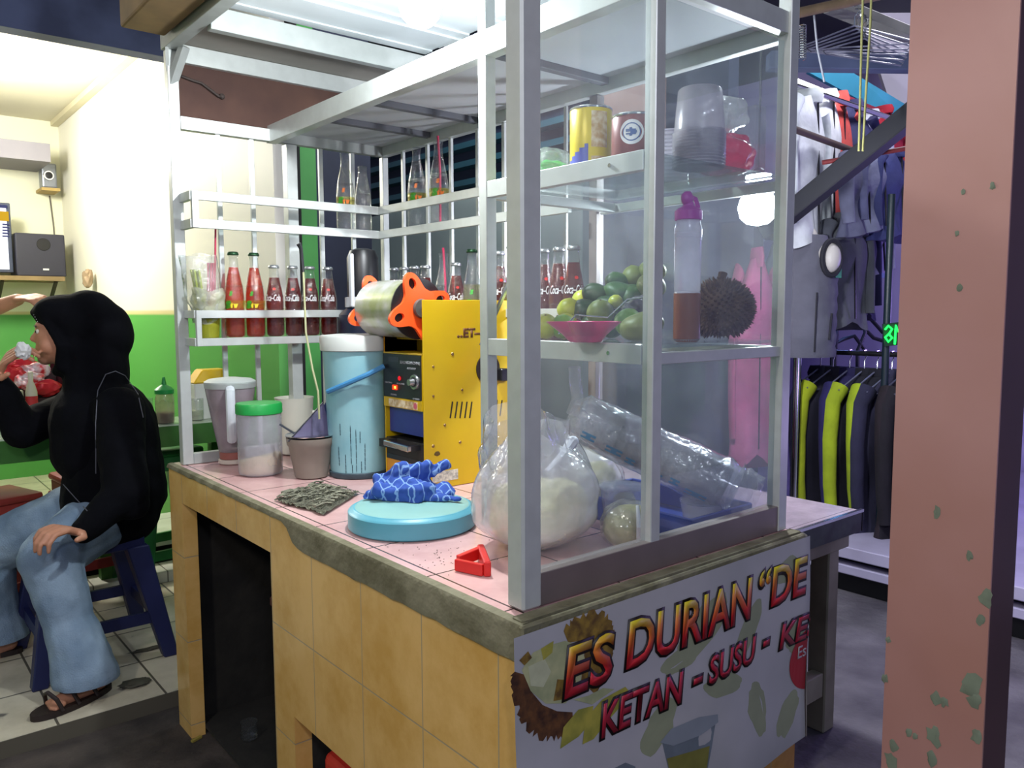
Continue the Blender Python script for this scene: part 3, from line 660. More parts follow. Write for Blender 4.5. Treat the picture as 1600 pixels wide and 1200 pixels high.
for k in range(7): a = random.uniform(.004,.02); b.tube([c+Vector((a*.5,random.uniform(-.015,.015),.05)), c+Vector((a+.004,random.uniform(-.012,.012),.215))],.0030,6)
b.out('pink_straws', M('crimson_straw','b32a4c',.5,0,.1,9), t)
B().tube([c+Vector((.02,0,.05)), c+Vector((.034,.0,.33))],.0028,8).out('red_straw', M('crimson_straw','b32a4c'), t)
bagf(c+Vector((.004,0,.06)), .034, .08, .3, 9).out('bag_fold', GLASS('bag_fold_film',(.8,.8,.6,1),.45,(.66,.68,.52,1),.3,.8,bump=1,bscale=40), t, ang=80)

# ------------------------------------------------------------------ on the counter
CZ = .8012
def base_at(px, py, rad, z=CZ):           # centre of a round base whose nearest rim shows at a pixel
    p = on(px, py, 'z', z); d = Vector((p.x-CP.x, p.y-CP.y, 0)).normalized(); return Vector((p.x, p.y, z))+d*rad
# jug with white handle
c = base_at(364, 727, .04); t = thing('plastic_jug', 'tall translucent jug with a pale lid and white handle by the corner post', 'jug', c)
B().lathe([(.036,.0),(.040,.003),(.040,.012),(.036,.014)], c, 28).out('base_ring', M('cream_foot','cfc2b4',.5), t)
B().lathe([(.034,.0141),(.036,.016),(.036,.034),(.034,.036)], c, 28).out('base_collar', M('dull_red_collar','96584e',.5), t)
B().lathe([(.037,.036),(.042,.06),(.058,.15),(.069,.215),(.069,.235),(.066,.235),(.055,.15),(.038,.06)], c, 36).out('body', GLASS('rosy_plastic',(.72,.66,.70,1),.45,(.60,.52,.56,1),.2,.8), t)
B().lathe([(.071,.222),(.072,.236),(.0715,.2361)], c, 36).out('metal_rim', ALU2, t)
B().lathe([(.0715,.2363),(.072,.240),(.060,.247),(.02,.252),(.001,.252)], c, 36).out('lid', M('pale_lid','b9c0bc',.4), t)
d = Vector((-.35,-.93,0)).normalized(); b = B()
b.tube([c+d*.066+Vector((0,0,.222)), c+d*.088+Vector((0,0,.218)), c+d*.092+Vector((0,0,.17)), c+d*.082+Vector((0,0,.11)), c+d*.054+Vector((0,0,.075))], .013, 10)
b.out('handle', M('milky_handle','d5dbe0',.35), t)
# jar with green lid
c = base_at(408, 746, .055); t = thing('green_lidded_jar', 'translucent jar with a green screw lid and cream powder inside', 'jar', c)
B().lathe([(.050,0),(.057,.004),(.0585,.012),(.0585,.165),(.056,.172)], c, 40).out('body', GLASS('frosted_jar',(.85,.85,.90,1),.34,(.80,.79,.87,1),.2,.7), t)
b = B(); R = []
for k, z in enumerate((.005,.012,None)):
    R.append([b.bm.verts.new(c+Vector((math.cos(a*PI/16)*(.050 if k==0 else .055), math.sin(a*PI/16)*(.050 if k==0 else .055), z if z else .048+.014*math.sin(a*PI/16*1.0+2.6)+.004*math.sin(a)))) for a in range(32)])
b.skin(R); b.out('powder', M('cream_powder','d9c9a0',.9,0,.1,60), t, ang=50)
b = B().lathe([(.0595,.166),(.0615,.168),(.0615,.190),(.059,.195),(.04,.196),(.002,.196)], c, 48); b.out('lid', M('green_lid','1f9a45',.4,0,.12,12), t)
# white mug behind
c = base_at(462, 712, .045); t = thing('white_mug', 'big cream white mug standing behind the grey pot', 'mug', c)
B().lathe([(.040,0),(.048,.004),(.058,.168),(.060,.176),(.057,.176),(.046,.01),(.001,.008)], c, 40).out('body', M('cream_glaze','c9c8ba',.3,0,.08,7), t)
B().tube([c+Vector((.044,-.034,.13)),c+Vector((.066,-.052,.125)),c+Vector((.072,-.056,.08)),c+Vector((.042,-.032,.04))],.006,10).out('handle', M('cream_glaze','c9c8ba'), t)
# grey pot with a spoon handle and purple spatula
c = base_at(487, 749, .038); t = thing('grey_pot', 'small grubby grey plastic pot with a metal dish on its rim', 'pot', c)
B().lathe([(.038,0),(.043,.003),(.058,.085),(.062,.09),(.064,.108),(.060,.108),(.041,.006),(.001,.005)], c, 40).out('body', M('grubby_grey_plastic','8b8378',.6,0,.2,14), t)
B().lathe([(.001,.109),(.058,.110),(.066,.113),(.0665,.115),(.058,.1125),(.001,.112)], c, 40).out('rim_dish', STEEL, t)
B().bar(c+Vector((-.04,.005,.118)), c+Vector((-.072,.03,.145)), .008, .004).out('spoon_handle', STEEL, t, smooth=False)
b = B(); q0, q1, q2 = on(450,690,'y',c.y-.01), on(505,628,'y',c.y-.01), on(520,690,'y',c.y-.01)
b.prism([q0,q1,q2],(0,.004,0)); t2 = b.out('purple_spatula', GLASS('purple_film',(.62,.6,.78,1),.65,(.25,.22,.36,1),.3,.6), None, smooth=False)
tag(t2, 'dark purple plastic spatula blade standing up in the grey pot', 'spatula')
b = B(); b.tube([q0+Vector((0,-.001,0)),q1+Vector((0,-.001,0))],.0015,6); b.out('dark_edge', BLACKP, t2)
# string with a black pen hanging from the rack
q = [at(470,388,2.15),at(474,425,2.15),at(478,520,2.14),at(488,575,2.12),at(497,612,2.1),at(499,655,2.1)]
t = thing('hanging_pen', 'black pen hanging by a pale string in front of the bottle rack', 'pen', q[0])
B().tube(q[1:],.0028,6).out('string', M('straw_string','a3a47c',.8), t); B().tube([q[0]+Vector((-.006,0,.012)),q[0],q[1]],.007,8,.6).out('pen', BLACKP, t)
# mat of dirty rag
P4 = [on(428,784,'z',CZ),on(500,760,'z',CZ),on(562,772,'z',CZ),on(508,806,'z',CZ)]
def matf(u,v):
    e = .10*noise.noise(Vector((u*5,v*5,3)))
    p = (P4[0]*(1-u)+P4[3]*u)*(1-v)+(P4[1]*(1-u)+P4[2]*u)*v
    edge = min(u,1-u,v,1-v)
    return p+Vector((e*.10,e*.08,.005+.006*min(1,edge*8)+.006*noise.noise(Vector((u*14,v*5,1)))+.004*noise.noise(Vector((u*30,v*12,4)))))
b = B().grid(matf, 60, 50, .004); 
RAGM = M('dirty_rag','a5a48c',.95,0,.3,70,'4a4c42',bump=.9,bscale=160,contrast=.6); t = b.out('rag_mat', RAGM); tag(t,'dirty grey braided rag lying flat on the pink tiles','rag')
b = B(); random.seed(4)
for k in range(70):
    u,v = random.random()*.9+.03, random.random()*.8+.05; p = matf(u,v)+Vector((0,0,.005)); d = Vector((random.uniform(.4,1),random.uniform(-.6,.2),0))*.022
    b.tube([p-d,p+Vector((0,0,.005)),p+d+Vector((random.uniform(-.006,.006),.004,0))],.0022,5)
t3 = b.out('frayed_strands', RAGM, t); t3['kind']='stuff'
# blue lid and towel
c = base_at(645, 847, .130)
t = thing('blue_bucket_lid', 'big light blue round bucket lid lying on the counter', 'lid', c)
BLU = M('light_blue_plastic','5aa6b8',.4,0,.12,8); 
B().lathe([(.128,0),(.131,.003),(.131,.034),(.128,.038),(.122,.040),(.120,.042)], c, 64).out('rim', BLU, t)
B().lathe([(.1205,.0405),(.112,.044),(.06,.048),(.001,.048)], c, 64).out('top', M('pale_aqua_top','86b5b0',.45,0,.08,6), t)
TB = CHECK('blue_check_towel','2c4c9c','7d9fd0',15)
tc = c+Vector((.030,.045,.052)); prims = []; random.seed(11)
ax = Vector((.77,-.64,0)); ay = Vector((.64,.77,0))
prims.append(('e', tc+Vector((0,0,.006)), (.095,.060,.018), Matrix.Rotation(-.69,3,'Z')))
for k in range(13):
    a = random.uniform(-.5,.5); s0 = tc+ax*random.uniform(-.085,-.03)+ay*random.uniform(-.05,.035)+Vector((0,0,random.uniform(0,.028)))
    s1 = s0+ax*random.uniform(.05,.09)+ay*random.uniform(-.03,.03)+Vector((0,0,random.uniform(-.008,.018)))
    prims.append(('c', s0, s1, random.uniform(.012,.018), random.uniform(.008,.015)))
for k in range(5): 
    a = random.uniform(-1,1); prims.append(('c', tc+ax*(a*.03-.04)+Vector((0,0,.03)), tc+ax*(a*.05+.02)+ay*a*.02+Vector((0,0,.058)), .013,.012))
prims.append(('c', tc-ax*.095-ay*.03, tc+ax*.10-ay*.055, .008,.008)); 
o = fuse('blue_towel', prims, TB, None, .0035, 2, lambda p: .009*noise.noise(p*38)+.004*noise.noise(p*95))
mnz = min(v.co.z for v in o.data.vertices)
for v in o.data.vertices:
    lo = c.z+(.049 if (v.co-c).xy.length < .13 else .049)
    if v.co.z < lo: v.co.z = lo+(v.co.z-lo)*.05
tag(o,'crumpled blue towel with white checks heaped on the blue lid','towel')
# red clip
P = [on(711,886,'z',CZ),on(716,876,'z',CZ),on(733,873,'z',CZ),on(753,858,'z',CZ),on(770,873,'z',CZ),on(760,893,'z',CZ),on(752,896,'z',CZ)]
hole = [on(733,881,'z',CZ),on(751,874,'z',CZ),on(757,882,'z',CZ),on(748,886,'z',CZ)]
t = thing('red_clip', 'small bright red plastic clip lying at the counter edge by the bag', 'clip', P[0])
b = B(); b.bar(on(712,882,'z',CZ+.010),on(755,891,'z',CZ+.010),.008,.020); b.out('lower_jaw', RED, t, smooth=False, bevel=.001)
b = B(); b.bar(on(716,877,'z',CZ+.012),on(752,862,'z',CZ+.016),.010,.020); b.out('upper_jaw', RED, t, smooth=False, bevel=.001)
b = B(); b.bar(on(751,861,'z',CZ+.014),on(762,890,'z',CZ+.012),.012,.026); b.out('hinge', RED, t, smooth=False, bevel=.002)
b = B(); random.seed(3); cr = M('dark_crumbs','4a3230',.9)
for k in range(70):
    px, py = (random.gauss(690,45), random.gauss(868,12)) if k<45 else (random.uniform(560,720), random.uniform(800,900)); p = on(px,py,'z',CZ)
    if -.01<p.x<.25 and .1<p.y<.9 and (p-c).xy.length > .14: b.ball((p.x,p.y,CZ+.0005),(random.uniform(.0006,.0018),random.uniform(.0006,.0016),.0006),1)
t = b.out('crumbs', cr); tag(t,'dark crumbs scattered over the pink tiles near the clip','crumbs',kind='stuff')

# blue bucket
c = base_at(562, 749, .076); t = thing('water_bucket', 'tall light blue bucket with a white lid and dirty streaks', 'bucket', c)
BKT = M('streaked_blue_plastic','92c0c6',.4,0,.2,9,'7db0ba')
b = B().lathe([(.070,0),(.076,.004),(.078,.03),(.090,.33),(.092,.342)], c, 48); b.out('body', BKT, t)
B().lathe([(.077,0.0),(.080,.004),(.0805,.014),(.0785,.016)], c, 48).out('foot_ring', M('grimy_blue','3b4e58',.6,0,.3,30), t)
B().lathe([(.0925,.336),(.097,.338),(.098,.372),(.095,.377),(.06,.380),(.001,.380)], c, 48).out('lid', M('off_white_lid','c4c8c2',.45,0,.06,6), t)
for a,z0,h in ((3.5,.04,.05),(3.75,.02,.05),(3.95,.05,.10),(4.12,.03,.11),(4.25,.10,.03),(4.4,.03,.07),(3.6,.12,.03),(3.98,.02,.02),(4.28,.02,.03)):
    b = B()
    for k in range(6):
        zz = z0+h*k/6; r = .0772+.0125*zz/.30; b.ball(c+Vector((math.cos(a)*r,math.sin(a)*r,zz)),(.0012,.0012,h/9),1,.4,3,k)
    b.out('dirt_streak', M('grime_streak','33505c',.8), t)
b = B(); hp = [at(512,612,c and (c-CP).dot(FW)-.10), at(545,598,(c-CP).dot(FW)-.125), at(575,585,(c-CP).dot(FW)-.125), at(600,572,(c-CP).dot(FW)-.115)]
b.tube(hp,.007,8); b.out('handle', M('blue_handle','3f7fae',.4), t)
# blue cloth hanging behind the bucket's left side
b = B(); dd = (c-CP).dot(FW)+.02
b.grid(lambda u,v: at(508+u*14+4*math.sin(v*7), 600+v*70, dd)+Vector((.006*math.sin(u*9+v*5),.008*math.sin(u*14),0)), 10, 14, .003)
t2 = b.out('blue_cloth', M('deep_blue_cloth','2c4a94',.9,0,.3,20)); tag(t2,'deep blue cloth hanging at the left side of the blue bucket','cloth')
# dark drink dispenser behind it
c = base_at(560, 716, .05); c = Vector((.475,1.30,CZ)); hc = .0
t = thing('drink_dispenser', 'tall dark drink dispenser with a white band behind the blue bucket', 'dispenser', c)
B().lathe([(.07,0),(.078,.005),(.080,.28),(.074,.43),(.050,.452)], c, 36).out('body', M('dark_navy_plastic','182036',.3,0,.2,6), t)
B().lathe([(.0505,.4521),(.055,.453),(.055,.482),(.0505,.483)], c, 36).out('band', M('white_band','c6c9cc',.4), t)
B().lathe([(.046,.4832),(.047,.49),(.047,.60),(.038,.622),(.02,.628),(.001,.628)], c, 36).out('pump_top', BLACKP, t)
B().box(c+Vector((-.056,-.030,.453)), c+Vector((-.044,-.012,.61))).out('bracket', M('white_band','c6c9cc'), t, bevel=.003)

# ------------------------------------------------------------------ cup sealing machine
x0, x1, y0, y1, z1 = .335, .615, .765, .950, 1.268
t = thing('cup_sealing_machine', 'yellow cup sealing machine with orange film wheels on top', 'sealing machine', ((x0+x1)/2,(y0+y1)/2,CZ))
B().box((x0,y0,CZ),(x1,y0+.004,z1)).out('side_panel', YEL, t, smooth=False, bevel=.001)
B().box((x0,y1-.004,CZ),(x1,y1,z1-.09)).out('side_panel', YEL, t, smooth=False, bevel=.001)
B().box((x0+.10,y0+.004,CZ),(x1,y1-.004,z1-.10)).out('inner_body', YEL, t, smooth=False)
CPZ0, CPZ1 = 1.022, 1.135
B().box((x0-.001,y0+.004,CPZ0),(x0+.10,y1-.004,CPZ1+.001)).out('head_box', YEL, t, smooth=False)
cpn = B().box((x0-.004,y0+.006,CPZ0),(x0-.001,y1-.004,CPZ1-.002)).out('control_panel', M('black_panel','1d1e22',.35), t, smooth=False)
B().box((x0-.003,y0+.004,CPZ1-.001),(x0+.012,y1-.004,CPZ1+.002)).out('panel_edge', M('gold_edge','e0b848',.3,.5), t, smooth=False)
def onp(px,py): return on(px,py,'x',x0-.004)
GP = M('grey_panel_print','9a9ca0',.5)
R_, U_ = (0,-1,0), (0,0,1)
text('panel_lettering','SEALING MACHINE',onp(625,568)+Vector((-.0003,0,0)),R_,U_,.092,.0075,GP,cpn,.02)
text('panel_lettering','AUTO-STOP',onp(636,577)+Vector((-.0003,0,0)),R_,U_,.040,.005,GP,cpn,.02)
text('panel_lettering','POWER',onp(611,617)+Vector((-.0003,0,0)),R_,U_,.028,.004,GP,cpn,.02); text('panel_lettering','HEATING',onp(602,598)+Vector((-.0003,0,0)),R_,U_,.034,.004,GP,cpn,.02); text('panel_lettering','SEALING',onp(620,600)+Vector((-.0003,0,0)),R_,U_,.036,.004,GP,cpn,.02); text('panel_lettering','SPEED',onp(645,624)+Vector((-.0003,0,0)),R_,U_,.030,.004,GP,cpn,.02)
p = onp(607,561); B().box((x0-.0045,p.y-.05,p.z-.006),(x0-.004,p.y,p.z+.006)).out('maker_plate', M('dark_plate','33353c',.4), cpn, smooth=False)
p = onp(648,597); B().cyl(p,p+Vector((-.004,0,0)),.019,.018,28).cyl(p+Vector((-.004,0,0)),p+Vector((-.018,0,0)),.010,.008,20).out('dial', M('dial_metal','b6b8ba',.25,.9,.1,60), cpn)
B().cyl(p+Vector((-.0041,0,0)),p+Vector((-.006,0,0)),.012,.012,24).out('dial_ring', BLACKP, cpn)
p = onp(618,605); B().box(p+Vector((-.004,-.009,-.006)),p+Vector((0,.009,.006))).out('power_switch', EMIT('red_glow','ff3a1a',2.2), cpn, smooth=False)
B().box(p+Vector((-.0046,-.008,-.003)),p+Vector((-.004,-.001,.003))).out('switch_light', EMIT('amber_glow','ffb43a',5), cpn, smooth=False)
p = onp(625,591); B().ball(p+Vector((-.002,0,0)),(.003,.006,.006),2).out('indicator', EMIT('dim_red_glow','d8262e',1.2), cpn)
b = B().bar((x0-.002,y0+.004,1.010),(x0-.002,y1-.004,1.010),.004,.026); b.out('front_lip', YEL, t, smooth=False)
B().box((x0-.0052,y0+.022,.999),(x0-.004,y1-.03,1.018)).out('warning_label', M('cream_label','ddd0b0',.6,0,.2,90,'b4935c'), t, smooth=False)
B().cyl((x0-.0055,y0+.030,1.0085),(x0-.0052,y0+.030,1.0085),.008,.008,14).out('warning_mark', M('pink_mark','c25a6a',.6), t)
B().box((x0+.001,y0+.004,.86),(x0+.10,y1-.004,.872)).out('tray_slot', BLACKP, t, smooth=False)
b = B().box((x0+.002,y0+.004,.872),(x0+.1,y1-.004,.915)); b.out('tray_recess', M('dark_recess','191715',.6), t, smooth=False)
b = B(); b.bar((x0-.030,y0+.020,.905),(x0-.030,y1-.050,.908),.012,.014); b.out('tray_handle', STEEL, t, smooth=False, bevel=.002)
B().box((x0-.030,y1-.052,.895),(x0+.01,y1-.02,.915)).out('handle_bracket', BLACKP, t, smooth=False); B().box((x0-.024,y0+.02,.899),(x0+.01,y0+.03,.912)).out('handle_bracket', BLACKP, t, smooth=False)
b = B().hexa([(x0+.002,y0+.004,CZ+.02),(x0+.1,y0+.004,CZ+.02),(x0+.1,y1-.004,CZ+.02),(x0+.002,y1-.004,CZ+.02),(x0+.002,y0+.004,.859),(x0+.1,y0+.004,.859),(x0+.1,y1-.004,.859),(x0+.002,y1-.004,.859)]); b.out('lower_front', M('deep_yellow_enamel','c98a08',.4,0,.1,6), t, smooth=False)
B().box((x0+.005,y0+.004,CZ),(x0+.1,y1-.004,CZ+.019)).out('foot', BLACKP, t, smooth=False)
B().box((x0+.012,y0+.006,.93),(x0+.09,y1-.006,.995)).out('press_head', M('blue_press','2a3a88',.4,0,.2,10), t, smooth=False) 
def ons(px,py): return on(px,py,'y',y0)
for (px,py,r) in ((707,553,.0045),(677,573,.0035),(677,619,.0035),(722,609,.0035),(695,664,.004),(719,691,.0042),(677,697,.0045)):
    p = ons(px,py); B().cyl(p,p+Vector((0,-.002,0)),r,r*.7,10).out('screw', M('brassy_screw','9a7c52',.35,.8), t)
for k in range(5):
    p = ons(705+k*7.6,640); B().bar(p+Vector((-.0035,-.0004,-.021)),p+Vector((.004,-.0004,.020)),.0035,.001,up=(0,1,0)).out('vent_slot', M('vent_black','171208',.8), t, smooth=False)
for k in range(2):
    p = ons(775+k*7.6,637); B().bar(p+Vector((-.0035,-.0004,-.021)),p+Vector((.004,-.0004,.020)),.0035,.001,up=(0,1,0)).out('vent_slot', M('vent_black','171208',.8), t, smooth=False)
p = ons(714,528); text('stencil_lettering','\u2025ET\u2013', p+Vector((0,-.0003,0)), (1,0,0),(0,0,1),.075,.024, M('rust_brown_print','6a3f14',.6), t, .05)
p = ons(762,576); B().cyl(p,p+Vector((0,-.003,0)),.038,.038,28).out('side_grommet', M('brown_black_ring','2a1c12',.6), t)
p = ons(776,585); b = B().box(p+Vector((-.004,-.025,-.016)),p+Vector((.02,0,.016))); b.bar(p+Vector((.02,-.018,0)),p+Vector((.05,-.022,.004)),.014,.014); b.out('power_plug', BLACKP, t, smooth=False, bevel=.003)
p = ons(690,745); B().box((p.x-.028,y0-.001,p.z-.012),(p.x+.050,y0,p.z+.014)).out('rating_label', M('pale_rating_label','c9c6b4',.6,0,.35,130,'8d8c84'), t, smooth=False)
p = ons(683,709); B().ball(p,(.009,.001,.006),2,.3).out('scuff', M('dark_scuff','5a4410',.8), t)
# film roll with its two star wheels: axle along y
cy0, cy1 = .800, 1.000; cz = 1.272; cx = .36
wc = on(657,482,'y',cy0); cx, cz = wc.x, wc.z
def star(b, y, r, th, rot):
    N = 96; out_ = []; 
    for k in range(N):
        a = 2*PI*k/N; c4 = math.cos(2*(a-rot))**2          # four arms
        rr = r*(.55+.45*c4**1.5); out_.append((a,rr))
    # star outline with slots, built as a ring of quads between hub hole and rim, slots as separate ring walls
    pts = [Vector((cx+math.cos(a)*q, y, cz+math.sin(a)*q)) for a,q in out_]
    return pts
def wheel(y, rot, nm):
    pts = star(None, y, .092, .006, rot)
    bm = bmesh.new(); vs = [bm.verts.new(p) for p in pts]; ed = [bm.edges.new((vs[k],vs[(k+1)%len(vs)])) for k in range(len(vs))]
    for k in range(4):
        a = rot+k*PI/2; c = Vector((math.cos(a),0,math.sin(a))); tt = Vector((-math.sin(a),0,math.cos(a))); q = Vector((cx,y,cz))+c*.064; H_ = []
        for j in range(18): aa = 2*PI*j/18; H_.append(bm.verts.new(q+c*math.cos(aa)*.014+tt*math.sin(aa)*.0105))
        ed += [bm.edges.new((H_[j],H_[(j+1)%18])) for j in range(18)]
    Hb = [bm.verts.new(Vector((cx+math.cos(2*PI*j/24)*.022,y,cz+math.sin(2*PI*j/24)*.022))) for j in range(24)]
    ed += [bm.edges.new((Hb[j],Hb[(j+1)%24])) for j in range(24)]
    bmesh.ops.triangle_fill(bm, use_beauty=True, use_dissolve=False, edges=ed)
    r = bmesh.ops.extrude_face_region(bm, geom=bm.faces[:])
    for g in r['geom']:
        if isinstance(g, bmesh.types.BMVert): g.co.y += .009
    bmesh.ops.recalc_face_normals(bm, faces=bm.faces[:])
    return fin(bm, nm, ORANGE, t, smooth=True, ang=30)
wheel(cy0, 1.92, 'film_wheel'); wheel(cy1, 1.92, 'film_wheel')
B().cyl((cx,cy0-.004,cz),(cx,cy0-.012,cz),.024,.022,28).out('wheel_hub', M('grey_hub','5c5c58',.4,.3), t)
B().cyl((cx,cy0-.03,cz),(cx,cy1+.02,cz),.007).out('axle', STEEL, t)
B().cyl((cx,cy0+.010,cz),(cx,cy0+.014,cz),.076,.076,48).out('roll_edge', BLACKP, t)
b = B().cyl((cx,cy0+.0145,cz),(cx,cy1-.002,cz),.073,.073,56); b.out('film_roll', M('printed_film','bdbdba',.22,.35,.4,12,'98a070',contrast=.25), t)
B().box((cx+.02,y0+.005,1.169),(x1-.01,y1-.005,1.18)).out('top_plate', YEL, t, smooth=False)
B().box((x0,y1-.004,1.137),(x0+.1,y1,1.20)).out('roll_bracket', M('deep_yellow_enamel','c98a08'), t, smooth=False)
# ------------------------------------------------------------------ bags and trays inside the case
STICKY = M('cream_sticky_rice','d6cfa0',.7,0,.22,26,'b9b47e',bump=.3,bscale=120)
FOGF = GLASS('foggy_bag_film',(.93,.93,.96,1),.42,(.95,.94,.99,1),.18,1.3,bump=1.0,bscale=22)
def sack(c, rx, ry, h, seed, mat, name, par, rot=0, fold=.22, neck=.35, tail=None):
    b = B(); R = []; N = 34; K = 72
    for k in range(N+1):
        z = k/N
        w_ = (math.sin(min(1,z/.30)*PI/2)**.5)*(.86+.14*min(1,z/.3)) if z < .3 else 1-(1-neck)*max(0,(z-.50)/.50)**1.7
        ring = []
        for j in range(K):
            a = 2*PI*j/K
            f = 1+fold*.5*noise.noise(Vector((math.cos(a)*1.6,math.sin(a)*1.6,z*1.8+seed)))+fold*.35*z*math.sin(a*5+seed+3*z)+fold*.45*z*noise.noise(Vector((math.cos(a)*5,math.sin(a)*5,z*3+seed)))
            x, y = math.cos(a)*rx*w_*f, math.sin(a)*ry*w_*f
            x, y = x*math.cos(rot)-y*math.sin(rot), x*math.sin(rot)+y*math.cos(rot)
            zz = h*z*(1+.10*z*math.sin(a*2+seed)) if z > .4 else h*z
            ring.append(b.bm.verts.new(c+Vector((x,y,zz))))
        R.append(ring)
    b.skin(R, False); b.bm.faces.new(R[0][::-1]); return b.out(name, mat, par, ang=80)
c = Vector((.232,.232,CZ))
t = thing('rice_bag', 'big knotted milky plastic bag full of cream sticky rice at the near post', 'plastic bag', c)
sack(c, .134,.108,.212, 1.3, FOGF, 'bag_film', t, .4, .24, .55)
fuse('rice', [('e',c+Vector((0,0,.055)),(.095,.080,.054)),('e',c+Vector((.03,-.03,.085)),(.055,.05,.045)),('e',c+Vector((-.035,.02,.085)),(.05,.045,.04)),('e',c+Vector((.045,.03,.075)),(.04,.04,.045)),('e',c+Vector((0,-.03,.06)),(.07,.05,.045))], STICKY, t, .005, 3, lambda p: .004*noise.noise(p*40))
FOLD = M('white_film_fold','dcdde6',.35,0,.08,30)
b = B(); b.tube([c+Vector((-.02,-.05,.150)),c+Vector((.02,-.045,.172)),c+Vector((.055,-.035,.195))],.007,8,1.6); b.ball(c+Vector((.057,-.034,.196)),.012,2,.2); b.out('knot_tail', FOLD, t)
def crease(b, pts, w0):
    b.tube(pts, w0, 5)
for i,(P_) in enumerate(([(-.105,-.03,.05),(-.11,-.02,.12),(-.07,-.03,.185)],[(.06,-.075,.07),(.085,-.055,.12),(.07,-.03,.175)],[(-.07,-.075,.10),(-.045,-.075,.15),(-.02,-.055,.175)],[(.115,.0,.08),(.108,.005,.13),(.085,.01,.19)],[(-.05,-.09,.06),(-.03,-.085,.11),(.0,-.07,.15)])):
    pass
b = B()
sack(c+Vector((-.015,.02,.10)), .10,.08,.15, 7.7, PLAS, 'loose_top', t, 1.1, .4, .85)
# smaller tied bag to its right
c = on(1004,868,'z',CZ); c = Vector((c.x+.012,c.y+.045,CZ))
t = thing('small_rice_bag', 'small round bag of yellowish rice beside the big milky bag', 'plastic bag', c)
fuse('rice', [('e',c+Vector((0,0,.042)),(.052,.045,.041)),('e',c+Vector((.02,0,.05)),(.035,.035,.03))], M('yellowish_rice','b5ab6e',.6,0,.3,28,'8f8a4e',bump=.3,bscale=100), t, .004, 3)
b = B().ball(c+Vector((0,0,.046)),(.056,.049,.046),4,.12,2.5,4); b.out('bag_film', PLAS, t, ang=80)
b = B().tube([c+Vector((-.02,-.045,.03)),c+Vector((-.028,-.05,.055)),c+Vector((-.01,-.03,.088))],.006,8,.5); b.out('bag_twist', FOLD, t)
# bag of white portions behind
for i,(px,py,r,lb) in enumerate(((945,765,.05,'foggy bag of white portions behind the big milky bag'),(1000,770,.042,'round clear tub of pale food left of the blue tray'))):
    q = on(px,py+38,'z',CZ) if i==0 else on(1000,822,'z',CZ); c = Vector((q.x,q.y+.05,CZ)); t = thing(('portion_bag','clear_tub')[i], lb, ('plastic bag','tub')[i], c)
    if i == 0:
        fuse('portions', [('e',c+Vector((0,0,.05)),(.06,.05,.05)),('e',c+Vector((.03,.0,.075)),(.04,.04,.03)),('e',c+Vector((-.04,.0,.07)),(.035,.04,.03))], STICKY, t, .005, 2)
        b = B().ball(c+Vector((0,0,.068)),(.085,.065,.068),4,.22,2.2,9); b.out('bag_film', FOGF, t, ang=80)
    else:
        B().lathe([(.034,0),(.038,.004),(.046,.07),(.0475,.072)], c, 32).out('body', GLASS('tub_plastic',(.85,.88,.95,1),.25,(.75,.78,.9,1),.1,1.2), t)
        B().lathe([(.048,.0721),(.049,.077),(.02,.084),(.001,.085)], c, 32).out('lid', GLASS('tub_plastic',(.85,.88,.95,1)), t)
        fuse('food', [('e',c+Vector((0,0,.025)),(.030,.030,.022)),('e',c+Vector((.008,0,.042)),(.024,.024,.02))], STICKY, t, .004, 2)
# crinkled foil-like film
c = Vector((.36,.40,CZ))
b = B().ball(c+Vector((-.0,.0,.09)),(.055,.05,.09),5,.7,4.5,3); t = b.out('crumpled_film', GLASS('crinkled_film',(.85,.86,.9,1),.12,(.6,.6,.65,1),.08,2.2,bump=1,bscale=70), ang=80); tag(t,'crumpled shiny clear film standing behind the big milky bag','film')
# blue tray
q0, q1 = Vector((.46,.055,CZ)), Vector((.655,.375,CZ))
t = thing('blue_tray', 'dark blue plastic tray under the pack of cups', 'tray', ((q0.x+q1.x)/2,(q0.y+q1.y)/2,CZ))
BT = M('dark_blue_tray_plastic','24409c',.35,0,.15,8)
B().box((q0.x,q0.y,CZ),(q1.x,q1.y,CZ+.006)).out('tray_base', BT, t, smooth=False)
b = B()
for a_,c_ in (((q0.x,q0.y),(q1.x,q0.y)),((q1.x,q0.y),(q1.x,q1.y)),((q1.x,q1.y),(q0.x,q1.y)),((q0.x,q1.y),(q0.x,q0.y))):
    b.bar((*a_,CZ+.028),(*c_,CZ+.028),.006,.044)
b.out('tray_rim', BT, t, smooth=False, bevel=.002)
